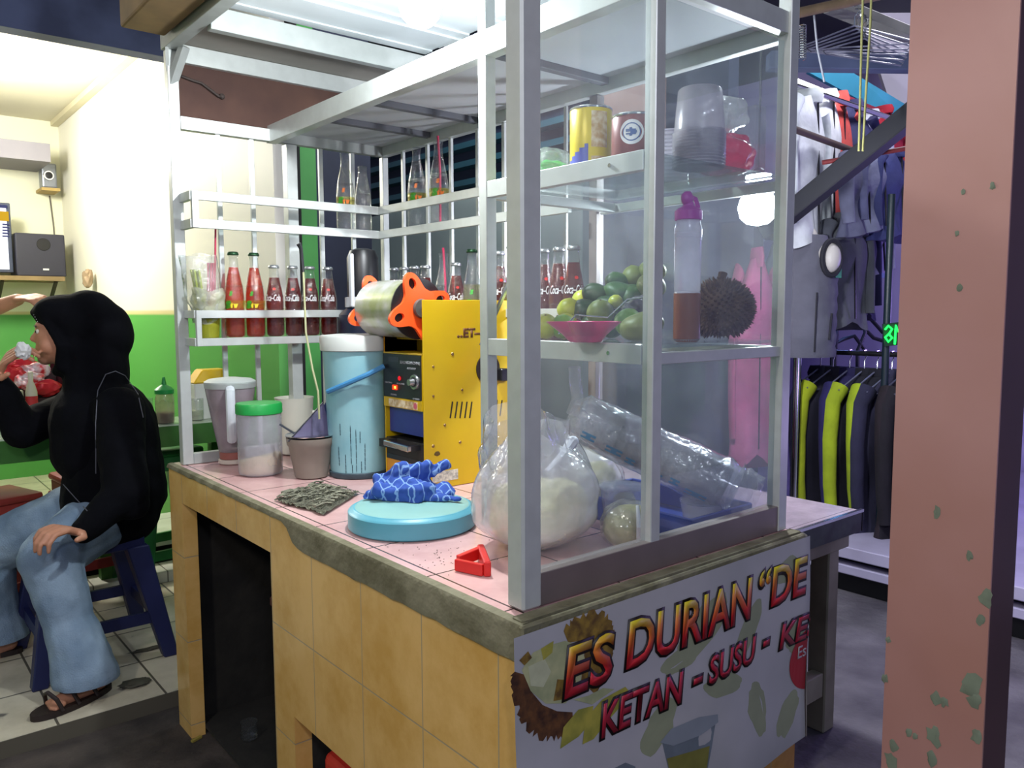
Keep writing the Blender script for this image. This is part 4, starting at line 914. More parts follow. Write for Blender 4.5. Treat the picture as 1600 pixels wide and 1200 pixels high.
# pack of cups: an inclined stack inside a printed sleeve
A_ = at(905,652,1.66); B_ = at(1098,742,1.62)
d = (B_-A_).normalized(); L_ = (B_-A_).length
lowz = CZ+.05+.052
if B_.z < lowz: B_.z = lowz; d = (B_-A_).normalized(); L_ = (B_-A_).length
t = thing('cup_pack', 'slanting sleeve of stacked clear cups in printed plastic film', 'pack of cups', B_-Vector((0,0,.05)))
cp = GLASS('cup_plastic',(.93,.94,.98,1),.30,(.88,.88,.95,1),.08,1.0)
for k in range(13):
    p = A_+d*(L_*k/13)
    b = B(); b.lathe([(.038,0),(.046,.085),(.049,.088)], p, 28, d); b.out('cup', cp, t)
b = B(); R = []; u = d.orthogonal().normalized(); v = d.cross(u)
for k in range(46):
    z = -.02+k/45*(L_+.085); rr = .053*(1 if k>2 else (.55+.15*k))
    if z > L_+.03: rr *= 1+.15*math.sin((z-L_)*70)
    R.append([b.bm.verts.new(A_+d*z+(u*math.cos(2*PI*j/40)+v*math.sin(2*PI*j/40))*rr*(1+.07*noise.noise(Vector((math.cos(2*PI*j/40)*3,math.sin(2*PI*j/40)*3,z*22)))+.012*math.sin(z*240))) for j in range(40)])
b.skin(R, False); b.out('sleeve', GLASS('sleeve_film',(.93,.94,.97,1),.30,(.88,.88,.95,1),.08,2.0,bump=.8,bscale=38), t, ang=80)
b = B(); 
CYB = GLASS('cyan_print_film',(.35,.65,.9,1),.6,(.10,.36,.62,1),.3,.5)
tod = (CP-(A_+B_)/2); tod = (tod-d*tod.dot(d)).normalized(); side = d.cross(tod)
for z,a0,w_ in ((.02,.4,.03),(.075,.5,.035),(.12,.62,.02),(.16,.7,.04),(.215,.6,.02),(.25,.75,.045)):
    V = [[b.bm.verts.new(A_+d*(z+w_*i/3)+(tod*math.cos(a0+j*.09)+Vector((0,0,-1)).cross(d).cross(d).normalized()*0+side*(-1 if side.z>0 else 1)*math.sin(a0+j*.09))*.0545) for j in range(4)] for i in range(4)]
    for i in range(3):
        for j in range(3):
            if (i+j) % 2 == 0 or i == 1: b.bm.faces.new((V[i][j],V[i+1][j],V[i+1][j+1],V[i][j+1]))
b.out('blue_print', CYB, t)
b = B(); b.tube([A_+d*-.015, A_+Vector((-.004,0,.04)), A_+Vector((-.012,.0,.075)), A_+Vector((-.010,.004,.105))],.014,10,.9); b.out('twisted_end', PLAS, t)
b = B(); R=[]
for k in range(10):
    z=L_+.066+k*.005; R.append([b.bm.verts.new(A_+d*z+(u*math.cos(2*PI*j/40)+v*math.sin(2*PI*j/40))*(.052-.001*k)*(1+.2*noise.noise(Vector((j*.5,k*.5,2))))) for j in range(40)])
b.skin(R, False); b.out('loose_end', PLAS, t, ang=80)
# three loose small things in the tray area
c = Vector((.565,.11,CZ+.0062)); t = thing('portion_tub', 'white tub with pale food standing in the blue tray', 'tub', c)
B().lathe([(.030,0),(.034,.003),(.042,.048),(.043,.05)], c, 28).out('body', MILK, t); B().lathe([(.0435,.0501),(.044,.054),(.001,.056)], c, 28).out('lid', GLASS('tub_plastic',(.85,.88,.95,1)), t)

# ------------------------------------------------------------------ middle shelf: fruit, bottle, durian, pink basket
S1, S2 = 1.1825, 1.5015
LIME = [M('lime_yellow','b9b82c',.4,0,.2,18,'8f9c24',bump=.08,bscale=200), M('lime_bright','6e9c2c',.4,0,.25,18,'4e7c22',bump=.08,bscale=200), M('lime_dark','3f6426',.45,0,.3,18,'284a1e',bump=.1,bscale=150), M('mango_olive','7c8442',.45,0,.3,14,'5a6a30'), M('mango_dark','33502c',.4,0,.3,12,'1f3a22')]
def fruit(kind, matl, r, nm):
    b = B()
    if kind == 'r': b.lathe([(r*math.sin(a*PI/14)*(1+.02*math.cos(a)), r*.97*-math.cos(a*PI/14)) for a in range(1,14)]+[(r*.05,r*1.02)], n=22)
    else:
        b.ball((0,0,0),(r*1.0,r*1.32,r*.88),4,.10,1.2,4)
    o = b.out(nm, matl); b2 = B().cyl((0,0,r*.95) if kind=='r' else (0,r*1.25,0),(0,0,r*1.04) if kind=='r' else (0,r*1.36,0),.003,.002,8); b2.out('stem_scar', M('dry_stem','5a4a2c',.8), o)
    return o
FR = [('r',0,852,513,1.665,.027,'lime','yellow citrus fruit touching the near post on the middle shelf'),
('r',1,880,512,1.66,.026,'lime','bright green lime left of the pink star dish'),('r',0,884,508,1.70,.026,'lime','yellow green lime just behind the left tip of the pink dish'),('r',0,889,484,1.74,.026,'lime','yellowish lime above the left tip of the pink dish'),
('r',0,909,468,1.80,.022,'lime','small yellow lime high at the left of the fruit heap'),('m',4,914,484,1.74,.027,'mango','dark mango leaning beside the yellowish lime'),('m',4,936,464,1.76,.031,'mango','large dark mango in the middle of the fruit heap'),
('r',3,938,489,1.68,.029,'lime','striped green lime straight behind the pink star dish'),('m',2,965,441,1.80,.026,'mango','dark green mango high in the fruit heap'),('m',2,967,458,1.74,.028,'mango','dark green mango over the small yellow fruit'),
('m',4,950,478,1.73,.026,'mango','dark mango low in the middle of the heap'),('r',3,990,433,1.80,.027,'lime','olive citrus near the top of the heap'),('m',3,1018,424,1.78,.026,'mango','topmost olive mango beside the upright bar'),('m',3,1017,448,1.72,.030,'mango','olive mango second from the top by the upright bar'),
('r',0,962,472,1.70,.016,'lime','tiny yellow fruit in the middle of the heap'),('r',1,982,504,1.60,.029,'lime','bright green lime right of the pink star dish'),('m',3,1003,515,1.55,.032,'mango','large brownish green mango at the front by the upright bar'),
('m',2,985,462,1.74,.028,'mango','dark mango behind the black net bag'),('m',4,1000,455,1.80,.028,'mango','dark mango at the back right of the heap'),('r',2,925,510,1.72,.027,'lime','dark lime behind the pink star dish'),('r',2,955,515,1.70,.028,'lime','dark lime low behind the right side of the pink dish'),('r',2,990,488,1.72,.028,'lime','dark lime under the black net bag'),('r',2,1015,500,1.70,.028,'lime','dark lime at the back beneath the net bag'),('r',2,945,500,1.80,.028,'lime','dark lime deep under the heap'),('r',2,975,490,1.82,.028,'lime','dark lime deep beneath the high mangoes'),('r',2,1000,478,1.84,.03,'lime','dark lime deep at the back right of the heap')]
protos = {}
for i,(k,mi,px,py,d_,r,nm,lb) in enumerate(FR):
    p = at(px,py,d_); rr = r
    lo = S1+rr*(.97 if k=='r' else .86)
    if p.z < lo: p.z = lo
    key = (k,mi)
    if key not in protos:
        o = fruit(k, LIME[mi], 1, nm) if 0 else fruit(k, LIME[mi], .027, nm); protos[key] = o; tag(o, lb, nm, 'limes and mangoes heaped on the middle shelf'); r0 = o
    else: r0 = dup(protos[key], p, 0, lb, 'limes and mangoes heaped on the middle shelf')
    r0.location = p; r0.scale = (rr/.027,)*3; r0.rotation_euler = (random.uniform(-.5,.5), random.uniform(-.5,.5), random.uniform(0,6))
# black net bag
p = at(1003,484,1.64); 
b = B().ball(p,(.042,.036,.028),4,.25,2.4,6); t = b.out('net_bag', GLASS('dark_net',(.35,.33,.42,1),.55,(.05,.05,.07,1),.3,1.6,bump=1,bscale=60), ang=80); tag(t,'dark netted bag lying on the fruit by the upright bar','net bag')
# pink star dish
c = Vector((.40,.225,S1)); c = on(918,538,'z',S1); c = Vector((c.x+.018,c.y+.022,S1+.003))
PKM = M('magenta_plastic','c83a74',.35,0,.15,14)
b = B(); R = []; K = 60
for z,s in ((0,.50),(.004,.56),(.030,.86),(.036,1.02),(.034,1.0),(.010,.62),(.006,.4)):
    R.append([b.bm.verts.new(c+Vector((math.cos(2*PI*j/K)*.055*s*(1+.22*math.cos(5*2*PI*j/K+.6)*(z/.036+.15)), math.sin(2*PI*j/K)*.055*s*(1+.22*math.cos(5*2*PI*j/K+.6)*(z/.036+.15)), z))) for j in range(K)])
b.skin(R); t = b.out('star_dish', PKM, ang=50); tag(t,'pink star shaped plastic dish in front of the limes','dish')
b = B(); b.tube([at(872,522,1.60)+Vector((0,0,.0)), at(900,492,1.62), at(950,496,1.58), at(980,468,1.58), at(1015,462,1.56)],.0016,6); t2 = b.out('wire_handle', STEEL, t)
# tall pink-capped bottle
c = Vector((on(1073,500,'y',.052).x,.052,S1)); r = .0238
dpt = (c-CP).dot(FW); k_ = dpt/FPX
hh = (543-355)*k_
t = thing('water_bottle', 'tall clear bottle with a pink cap and brown drink at the bottom', 'bottle', c)
B().lathe([(.018,0),(r-.0005,.006),(r,.09),(r-.001,.092),(r,.094),(r,hh*.85),(r+.0012,hh*.86),(r,hh*.87),(r+.0012,hh*.89),(r,hh*.90),(r+.0012,hh*.92),(r-.002,hh*.97),(r-.003,hh)], c, 36).out('body', GLASS('cloudy_bottle',(.80,.80,.86,1),.42,(.86,.84,.92,1),.15,.9), t)
B().lathe([(.019,.001),(r+.0003,.007),(r+.0003,(548-472)*k_),(.001,(548-472)*k_)], c, 30).out('drink', M('brown_drink','8a5038',.3,0,.1,5), t)
B().lathe([(r-.0005,hh+.0002),(r+.0005,hh+.001),(r+.0005,hh+.016),(r-.004,hh+.020),(.010,hh+.026),(.009,hh+.032)], c, 36).out('cap', M('pink_cap','cf5cc0',.35,0,.1,9), t)
b = B(); b.ball(c+Vector((-.004,0,hh+.038)),(.012,.010,.013),3,.15); b.tube([c+Vector((.0,0,hh+.043)),c+Vector((.012,-.006,hh+.038)),c+Vector((.018,-.008,hh+.022))],.004,8); b.out('spout', M('pink_cap','cf5cc0'), t)
# durian
c = on(1150,540,'z',S1); c = Vector((c.x-.015,c.y+.055,S1)); 
rr = .066; c.x, c.y = .590, .092
b = B(); b.ball(c+Vector((0,0,rr*.92)),(rr*.92,rr*.92,rr*.84),4,.06,1.5,2)
random.seed(9); N = 520; cc = c+Vector((0,0,rr*.92))
for k in range(N):
    z = 1-2*(k+.5)/N; a = k*2.39996; q = math.sqrt(1-z*z); n_ = Vector((q*math.cos(a),q*math.sin(a),z)); s = Vector((rr*.90*n_.x, rr*.90*n_.y, rr*.82*n_.z))
    if (cc+s).z < S1+.006: continue
    tip = rr*.16*random.uniform(.8,1.15); e = s+n_*tip
    if cc.z+e.z < S1+.001: continue
    b.cyl(cc+s-n_*.002, cc+e, rr*.072, .0004, 5)
t = b.out('durian', M('brown_durian_husk','75604a',.85,0,.4,40,'4e4034'), ang=25); tag(t,'round brown spiky durian at the right end of the middle shelf','durian')
bz = min(v.co.z for v in t.data.vertices)
for v in t.data.vertices: v.co.z = S1+max(.0,(v.co.z-S1)) if v.co.z > S1 else S1
B().cyl(cc+Vector((0,0,rr*.82)),cc+Vector((.006,0,rr*1.06)),.007,.009,10).out('stalk', M('brown_stalk','55412c',.9), t)

# ------------------------------------------------------------------ top shelf
def can(c, r, h, mats, name, label):
    t = thing(name, label, 'tin can', c)
    B().lathe([(r-.001,0),(r,.002),(r,h-.002),(r-.001,h)], c, 40).out('body', mats, t)
    B().lathe([(r+.0008,h-.0035),(r+.0012,h-.001),(r,h+.001),(r-.003,h+.001),(r-.004,h-.002),(.001,h-.002)], c, 40).out('top_rim', STEEL, t)
    return t
def arc(c, r, a0, a1, z0, z1, mat, par, name, n=16, f=None):
    b = B(); V = [[b.bm.verts.new(c+Vector((math.cos(a0+(a1-a0)*i/n)*r, math.sin(a0+(a1-a0)*i/n)*r, z0+(z1-z0)*j/6))) for j in range(7)] for i in range(n+1)]
    for i in range(n):
        for j in range(6):
            if f is None or f((i+.5)/n,(j+.5)/6): b.bm.faces.new((V[i][j],V[i+1][j],V[i+1][j+1],V[i][j+1]))
    bmesh.ops.delete(b.bm, geom=[v for v in b.bm.verts if not v.link_faces], context='VERTS')
    return b.out(name, mat, par)
c = on(923,256,'z',S2); c = on(923,256,'x',.345); c.z = S2
q = on(923,250,'z',S2) if 0 else None
r = .0385; hC = .108
FC = math.atan2(CP.y-c.y, CP.x-c.x)
t = can(c, r, hC, M('yellow_can_print','dcc51c',.35,.1,.08,9), 'yellow_can', 'tall yellow and blue tin can on the top shelf')
arc(c, r+.0004, FC-.35, FC+.15-.9+.9, .02, .02, MILK, t, 'x') if 0 else None
arc(c, r+.0004, FC+.02, FC+.85, .034, .098, M('cream_label','ddd0b0'), t, 'white_panel')
arc(c, r+.0004, FC-1.35, FC-.12, .001, .040, M('blue_can_print','3b4ca8',.4), t, 'blue_panel', 14, lambda u,v: v < .25+.75*u)
arc(c, r+.0004, FC+.02, FC+.85, .008, .018, M('cream_label','ddd0b0'), t, 'white_strip')
c = on(991,243,'x',.347); c.z = S2; r = .040
t = can(c, r, .076, M('red_brown_can_print','7c4440',.35,.1,.15,20), 'brown_can', 'low red brown tin can with a round white badge on the top shelf')
FC = math.atan2(CP.y-c.y, CP.x-c.x)
def disc(c, r, rad, ang, z, mat, par, name, off):
    b = B(); R0 = b.bm.verts.new(c+Vector((math.cos(ang)*(r+off),math.sin(ang)*(r+off),z))); V=[]
    for j in range(24):
        a = 2*PI*j/24; th = ang+math.cos(a)*rad/r; V.append(b.bm.verts.new(c+Vector((math.cos(th)*(r+off),math.sin(th)*(r+off),z+math.sin(a)*rad))))
    for j in range(24): b.bm.faces.new((R0,V[j],V[(j+1)%24]))
    return b.out(name, mat, par)
disc(c, r, .021, FC-.12, .043, M('badge_white','d8dade',.4), t, 'white_badge', .0006); disc(c, r, .0155, FC-.12, .043, M('badge_blue','3c5c94',.4), t, 'blue_ring', .0010); disc(c, r, .0135, FC-.12, .043, M('badge_white','d8dade'), t, 'badge_centre', .0013); arc(c, r+.0017, FC-.36, FC+.10, .036, .050, M('badge_blue','3c5c94'), t, 'badge_bird', 12, lambda u,v: abs(v-.5)<.5-.35*abs(u-.45)*1.6 and not (.3<v<.5 and u<.4))
# stack of upturned white cups
c = Vector((on(1092,245,'y',.075).x,.075,S2))
t = thing('white_cups', 'tall stack of upturned white plastic cups on the top shelf', 'stack of cups', c)
for k in range(12): B().lathe([(.0475,.004*k*1.3),(.049,.0042*k*1.3+.002),(.046,.0052*k+.006)], c, 36).out('cup_rim', MILK, t)
B().lathe([(.046,.066),(.040,.138),(.037,.142),(.001,.142)], c, 40).out('top_cup', MILK, t); B().lathe([(.0455,.0),(.0455,.066)], c, 40).out('nested_cups', MILK, t)
# second stack edge behind the upright
c2 = at(1047,250,1.68); c2.z = S2
t = thing('lid_stack', 'white stack of ribbed lids half behind the upright bar on the top shelf', 'stack of lids', c2)
b = B()
pr = []
for k in range(14): pr += [(.038-.0006*k,k*.008),(.040-.0006*k,k*.008+.003),(.038-.0006*k,k*.008+.006)]
b.lathe(pr, c2, 30); b.out('ribbed_lids', MILK, t)
# pink packet at the right
c = Vector((.615,.11,S2)); b = B(); b.ball(c+Vector((0,0,.042)),(.050,.062,.042),4,.22,2,5)
for v in b.bm.verts: v.co.z = max(v.co.z, S2)
t = b.out('pink_packet', GLASS('pink_packet_film',(.9,.35,.45,1),.6,(.72,.16,.26,1),.12,1.6,bump=1,bscale=40), ang=80); tag(t,'crinkled pink plastic packet at the right end of the top shelf','packet')
# clear cake-dome like bag above it
b = B(); b.ball(c+Vector((-.01,.0,.118)),(.045,.05,.034),4,.35,2,15); t = b.out('clear_wrapper', GLASS('light_bag_film',(.95,.96,.96,1))); tag(t,'crumpled clear wrapper lying on top of the pink packet','wrapper')
# green bag at left
c = at(862,262,1.66); c.z = S2; b = B(); b.ball(c+Vector((.0,0,.024)),(.040,.035,.024),4,.2,2,8)
for v in b.bm.verts: v.co.z = max(v.co.z, S2)
t = thing('green_bag', 'small bright green and clear plastic bag left of the yellow can', 'plastic bag', c); b.out('green_bundle', M('bright_green_film','35c24c',.35,0,.2,20,bump=.4,bscale=60), t)
b = B(); b.ball(c+Vector((.005,0,.036)),(.052,.042,.036),4,.25,2,12); b.out('clear_film', GLASS('light_bag_film',(.95,.96,.96,1)), t, ang=80)

# ------------------------------------------------------------------ under the counter
t = thing('red_cabinet', 'dark red wooden box standing in the large counter recess', 'box', (.25,.96,.03))
MR = M('dark_red_wood','5c2f26',.7,0,.3,7,'40201a')
B().box((.10,.86,.031),(.56,1.14,.46)).out('carcass', MR, t, smooth=False, bevel=.004); B().box((.09,.855,.46),(.57,1.15,.485)).out('box_lid', MR, t, smooth=False, bevel=.003); B().box((.094,.875,.08),(.0995,.92,.44)).out('red_panel', M('bright_red_paint','8c2018',.6,0,.2,9), t, smooth=False)
random.seed(8); b = B().ball((.20,.93,.556),(.10,.07,.068),5,.55,3,4); t = b.out('crumpled_sack', M('brown_paper','a8935e',.85,0,.25,9,bump=.4,bscale=40), ang=40); tag(t,'crumpled brown paper sack stuffed above the dark red box','paper sack')
for v in t.data.vertices: v.co.z = max(v.co.z, .486)
t = B().box((.02,.50,.0),(.28,.715,.27)).out('red_crate', M('red_crate_plastic','c8352a',.45,0,.2,8), smooth=False, bevel=.02, seg=3); tag(t,'red plastic box inside the small opening of the tiled counter','box')
b = B().lathe([(.020,0),(.024,.004),(.022,.035),(.024,.05),(.020,.05)], (.08,1.30,.0301), 20); t = b.out('crushed_cup', BOTGL); tag(t,'small clear cup standing on the dark floor of the recess','cup')
for v in t.data.vertices: v.co.x += 0
q = on(362,1172,'z',.0); b = B().ball((q.x,q.y,.006),(.010,.008,.006),2,.4); t = b.out('white_scrap', WHITE); tag(t,'small white scrap on the dark ground before the recess','litter')
q = on(308,1158,'z',.0); b = B().bar((q.x-.015,q.y,.004),(q.x+.015,q.y+.01,.005),.010,.006); t = b.out('yellow_scrap', M('faded_yellow','9a8a3c',.8)); tag(t,'faded yellow scrap on the dark ground by the counter foot','litter')
# ------------------------------------------------------------------ clothes stall on the right
FABS = {}
def fab(c, c2=None): 
    k = 'cloth_'+c
    if k not in FABS: FABS[k] = M(k, c, .9, 0, .3, 11, c2, bump=.2, bscale=50)
    return FABS[k]
BODYF = fab('8f8f96'); SLVF = M('sleeve_cloth','8f8f90',.9)
def garment(nm, label, sleeve=True, hood=False, h=.525, w=.40, group=None):
    t = thing(nm, label, 'jacket' if nm != 'shirt' else 'shirt', (0,0,0))
    b = B(); R = []; N = 22
    for k in range(N+1):
        z = k/N; ww = (.06+.94*min(1,(z/.16))**.6)*w/2*(.82+.18*z if z>.16 else .82+.03); tt = .022+.020*z+.012*math.sin(z*6)
        if z < .02: ww = .05
        ring = []
        for j in range(40):
            a = 2*PI*j/40; c_, s_ = math.cos(a), math.sin(a)
            x = ww*abs(c_)**.75*(1 if c_>0 else -1); y = tt*abs(s_)**.8*(1 if s_>0 else -1)*(1+.35*z*math.sin(a*4+z*3)+.3*noise.noise(Vector((x*9,z*4,5))))
            ring.append(b.bm.verts.new((x, y, -.045*min(1,abs(x)/(w*.4))**1.2-z*h)))
        R.append(ring)
    b.skin(R); b.out('body', BODYF, t, ang=70)
    b = B().lathe([(.05,-.03),(.055,-.005),(.045,.022),(.038,.02),(.035,-.02)], (0,0,0), 24, sy=.6); b.out('collar', BODYF, t)
    B().bar((0,-.036,-.03),(0,-.052,-h*.97),.006,.006).out('zip', M('dark_zip','26262c',.4,.4), t, smooth=False)
    if sleeve:
        for s in (-1,1):
            B().tube([(s*w*.36,0,-.04),(s*w*.46,0,-.09),(s*w*.50,-.006,-.22),(s*w*.50,-.012,-.38),(s*w*.485,-.02,-h*.92)],.034,14,.62).out('sleeve', SLVF, t)
    return t
def hang(label, h=.20, cat='hanger'):
    t = thing('clothes_hanger', label, cat); b = B()
    b.tube([(0,0,.0),(.0,0,.03),(.014,0,.05),(.010,0,.07),(-.008,0,.068)],.0025,6); b.out('hook', STEEL, t)
    B().tube([(0,0,0),(-.18,0,-.065),(-.17,0,-.075),(.17,0,-.075),(.18,0,-.065),(0,0,0)],.003,6).out('frame', M('hanger_plastic','6f7084',.4), t)
    return t
RAILX, RAILZ = 2.10, 1.083
t = thing('garment_rack', 'black steel rail carrying the lower row of dark jackets', 'rail', (RAILX,.6,.47))
B().cyl((RAILX,-.1,RAILZ),(RAILX,1.35,RAILZ),.009).out('rail', BLACKP, t); 
for y in (1.34,-.09): B().cyl((RAILX,y,.471),(RAILX,y,RAILZ),.012).out('leg', BLACKP, t)
J = garment('jacket','')
hg = hang('')
LOW = [(.725,'22243a','22243a','dark jacket at the far left end of the lower rail'),(.675,'1d1b2c','a8b81e','black jacket with a lime green sleeve next to the cabinet post'),(.610,'241f52','2b2560','deep violet blue jacket between the lime sleeved jackets'),(.555,'1c1c28','a9bd22','jacket with a bright lime sleeve, left one of the neighbouring pair'),(.508,'1a1a26','9fb41f','jacket with a bright lime sleeve, right one of the neighbouring pair'),(.455,'34324c','2a2942','slate blue jacket right of the lime sleeved pair'),(.408,'2a2028','251c24','plum black jacket in the middle of the lower rail'),(.36,'1b1720','1b1720','black jacket right of the plum black jacket'),(.312,'20202c','24242f','charcoal jacket near the painted post'),(.262,'18324c','152c46','petrol blue jacket beside the painted post')]
for i,(y,c1,c2,lb) in enumerate(LOW):
    mm = {'cloth_8f8f96': fab(c1), 'sleeve_cloth': fab(c2)}
    o = J if i == 0 else dup(J, (0,0,0))
    if i == 0: pass
    o.location = (RAILX+.01, y, RAILZ-.075); o.rotation_euler = (0,0,.0+(-.12 if i%2 else .1)); o['label'] = lb; o['group'] = 'jackets on the lower rail'
    o.scale = (1.05,1.0,1.0)
    for ch in o.children:
        for sl, src in zip(ch.material_slots, ch.data.materials):
            if src.name in mm: sl.link = 'OBJECT'; sl.material = mm[src.name]
    q = hg if i == 0 else dup(hg, (0,0,0))
    q.location = (RAILX, y, RAILZ-.058); q.rotation_euler = (0,0,0); q['label'] = 'wire hanger holding the '+lb.split(' at ')[0].split(' next ')[0].split(' between')[0].split(', ')[0].split(' beside')[0]+(' at the cabinet post' if i==1 else ' left of the pair' if i==3 else ' right of the pair' if i==4 else ''); q['group'] = 'hangers on the lower rail'
def put_g(px, py, d_, rz, c1, c2, lb, sc=(.8,1,.8), grp='clothes hanging high in the stall'):
    mm = {'cloth_8f8f96': fab(c1), 'sleeve_cloth': fab(c2)}
    for k_ in mm.values(): pass
    o = dup(J, at(px,py,d_), rz, lb, grp, (sc[0]*1.15,sc[1],sc[2]*1.28))
    for ch in o.children:
        base = None
        for sl, src in zip(ch.material_slots, ch.data.materials):
            if src.name in mm: sl.link = 'OBJECT'; sl.material = mm[src.name]
    return o
A0 = math.radians(-40)
for a in ((1262,150,2.75,A0+.9,'d6dade','cfd6da','white jacket hanging highest next to the cabinet post',(.75,1,.72)),
          (1288,150,2.95,A0+.8,'e4e6ea','30323c','white jacket with a dark sleeve under the light tube',(.7,1,.68)),
          (1306,155,3.02,A0+.7,'d8564e','e05a50','coral red jacket hanging under the light tube',(.62,1,.85)),
          (1330,165,3.1,A0+.6,'3a3c62','3a3c62','navy blue jacket hanging right of the coral red jacket',(.7,1,.62)),
          (1356,180,3.2,A0+.6,'c9ccd8','b9bccc','pale grey jacket behind the yellow strings',(.62,1,.6)),
          (1378,172,3.3,A0+.5,'b8283a','a82436','red jacket in front of the pale wall near the painted post',(.62,1,.5)),
          (1340,238,2.85,A0+.9,'5a5c74','6a6c86','grey blue jacket below the dark slanting beam',(.62,1,.42)),
          (1366,240,2.9,A0+.8,'6c708a','55587a','pale slate jacket below the slanting beam',(.6,1,.40)),
          (1394,240,2.95,A0+.7,'2e3468','2a3060','navy blue jacket just left of the painted post',(.6,1,.44)),
          (1322,338,2.88,A0+.55,'55585f','4b4e57','dark grey jacket hanging between the grey vest and the cables',(.55,1,.56)),
          (1346,342,3.0,A0+.7,'26264a','2a2a50','dark navy jacket beside the dark grey jacket',(.45,1,.52)),
          (1366,344,3.1,A0+.6,'8b8aa4','8b8aa4','pale violet grey jacket left of the black upright pole',(.4,1,.3))):
    put_g(*a)
# rods they hang on
for (p0,p1,r,nm,lb,mt) in (((1225,128,2.7),(1480,215,3.5),.010,'hanging_rail','steel hanging rail running under the light tube',STEEL),
                   ((1225,196,2.5),(1345,240,2.9),.011,'wooden_pole','thin brown pole crossing the white jackets',M('dark_bamboo','4a3a36',.7)),
                   ((1285,254,2.35),(1440,228,2.3),.007,'red_stick','thin dark red stick laid across the slanting beam',M('dark_red_stick','6a2226',.6)),
                   ((1150,42,2.2),(1420,-18,2.2),.014,'bamboo_pole','brown bamboo pole under the stall roof at the top',M('bamboo','7a6650',.6,0,.3,20))):
    o = B().cyl(at(*p0),at(*p1),r,n=12).out(nm, mt); tag(o, lb, 'pole')
o = B().bar(at(1200,96,2.5),at(1520,100,2.5),.05,.052).out('navy_beam', NAVY, smooth=False, bevel=.003); tag(o,'dark navy beam crossing above the clothes stall','beam')
o = B().bar(at(1300,8,2.35),at(1460,72,2.6),.06,.030).out('grey_board', M('weathered_grey_board','8a8a86',.8,0,.25,9), smooth=False, bevel=.002); tag(o,'weathered grey board slanting under the dark roof','board')
p0, p1 = on(1195,365,'x',1.5), on(1500,118,'x',1.5)
o = B().bar(p0,p1,.05,.056).out('slanting_beam', M('black_steel_beam','0c0d1a',.6,0,.2,8), smooth=False, bevel=.003); tag(o,'thick dark steel beam slanting up to the painted post','beam')
def lighttube(pa, pb, nm, lb, col, s, r=.013):
    t = thing(nm, lb, 'light', (pa+pb)/2)
    B().cyl(pa,pb,r,n=12).out('tube', EMIT(nm+'_glow', col, s), t); d = (pb-pa).normalized()
    for e in (pa,pb): B().cyl(e-d*.0,e+(d if e is pb else -d)*.02,r*1.2,n=12).out('end_cap', WHITE, t)
    return t
lighttube(at(1232,124,2.75),at(1317,157,3.05),'light_tube','white glowing light tube above the hanging jackets','ffffff',7)
o = B().bar(at(1322,160,3.08),at(1420,200,3.5),.012,.05).out('red_band', M('red_fascia','9a3040',.6,0,.2,8), smooth=False); tag(o,'dull red band continuing from the light tube','band')
pp_ = [at(1262,112,3.3),at(1330,112,3.35),at(1440,178,3.6),at(1440,208,3.6)]
o = B().prism(pp_,(.02,.02,0)).out('cyan_awning', M('cyan_awning_sheet','4aa8c8',.5,0,.15,6), smooth=False); tag(o,'bright cyan awning edge above the clothes','awning')
pp_ = [at(1320,-60,3.7),at(1470,-60,3.7),at(1470,230,3.7),at(1400,190,3.7)]
o = B().prism(pp_,(.02,.02,0)).out('backing_board', M('pale_grey_panel','bdb8c4',.7,0,.12,4), smooth=False); tag(o,'pale grey board behind the cyan awning','board')
# spring, strings, empty hangers
b = B(); b.tube([at(1254,38+i*.55,2.3)+RT*.010*math.cos(i*.9)+FW*.010*math.sin(i*.9) for i in range(100)],.0016,5); o = b.out('coil_spring', STEEL); tag(o,'steel coil spring hanging beside the cabinet post','spring')
o = B().tube([at(1272,24,2.25),at(1277,75,2.25),at(1288,128,2.25)],.0028,6).out('hanging_twine', M('hanging_twine','b9bcc8',.8)); tag(o,'thin whitish cord hanging at the top by the cabinet post','cord')
for k,(xa,xb,lb) in enumerate(((1347,1342,'yellow green string hanging down, the left of two'),(1360,1348,'yellow green string hanging down, the right of two'))):
    o = B().tube([at(xa,38,2.1)+Vector((0,0,.58)),at(xa,38,2.1),at((xa+xb)/2,130,2.1),at(xb,236,2.1)],.003,6).out('string', M('yellow_green_string','a5a468',.8)); tag(o, lb, 'string', 'strings hanging from the roof')
for k in range(5):
    o = dup(hg, at(1335+k*4,40+k*5,2.32), A0+.15*k-.2, ['topmost','second','third','fourth','lowest'][k]+' empty hanger of the bunch tucked under the grey board', 'empty hangers under the roof', (.85,1,.8))
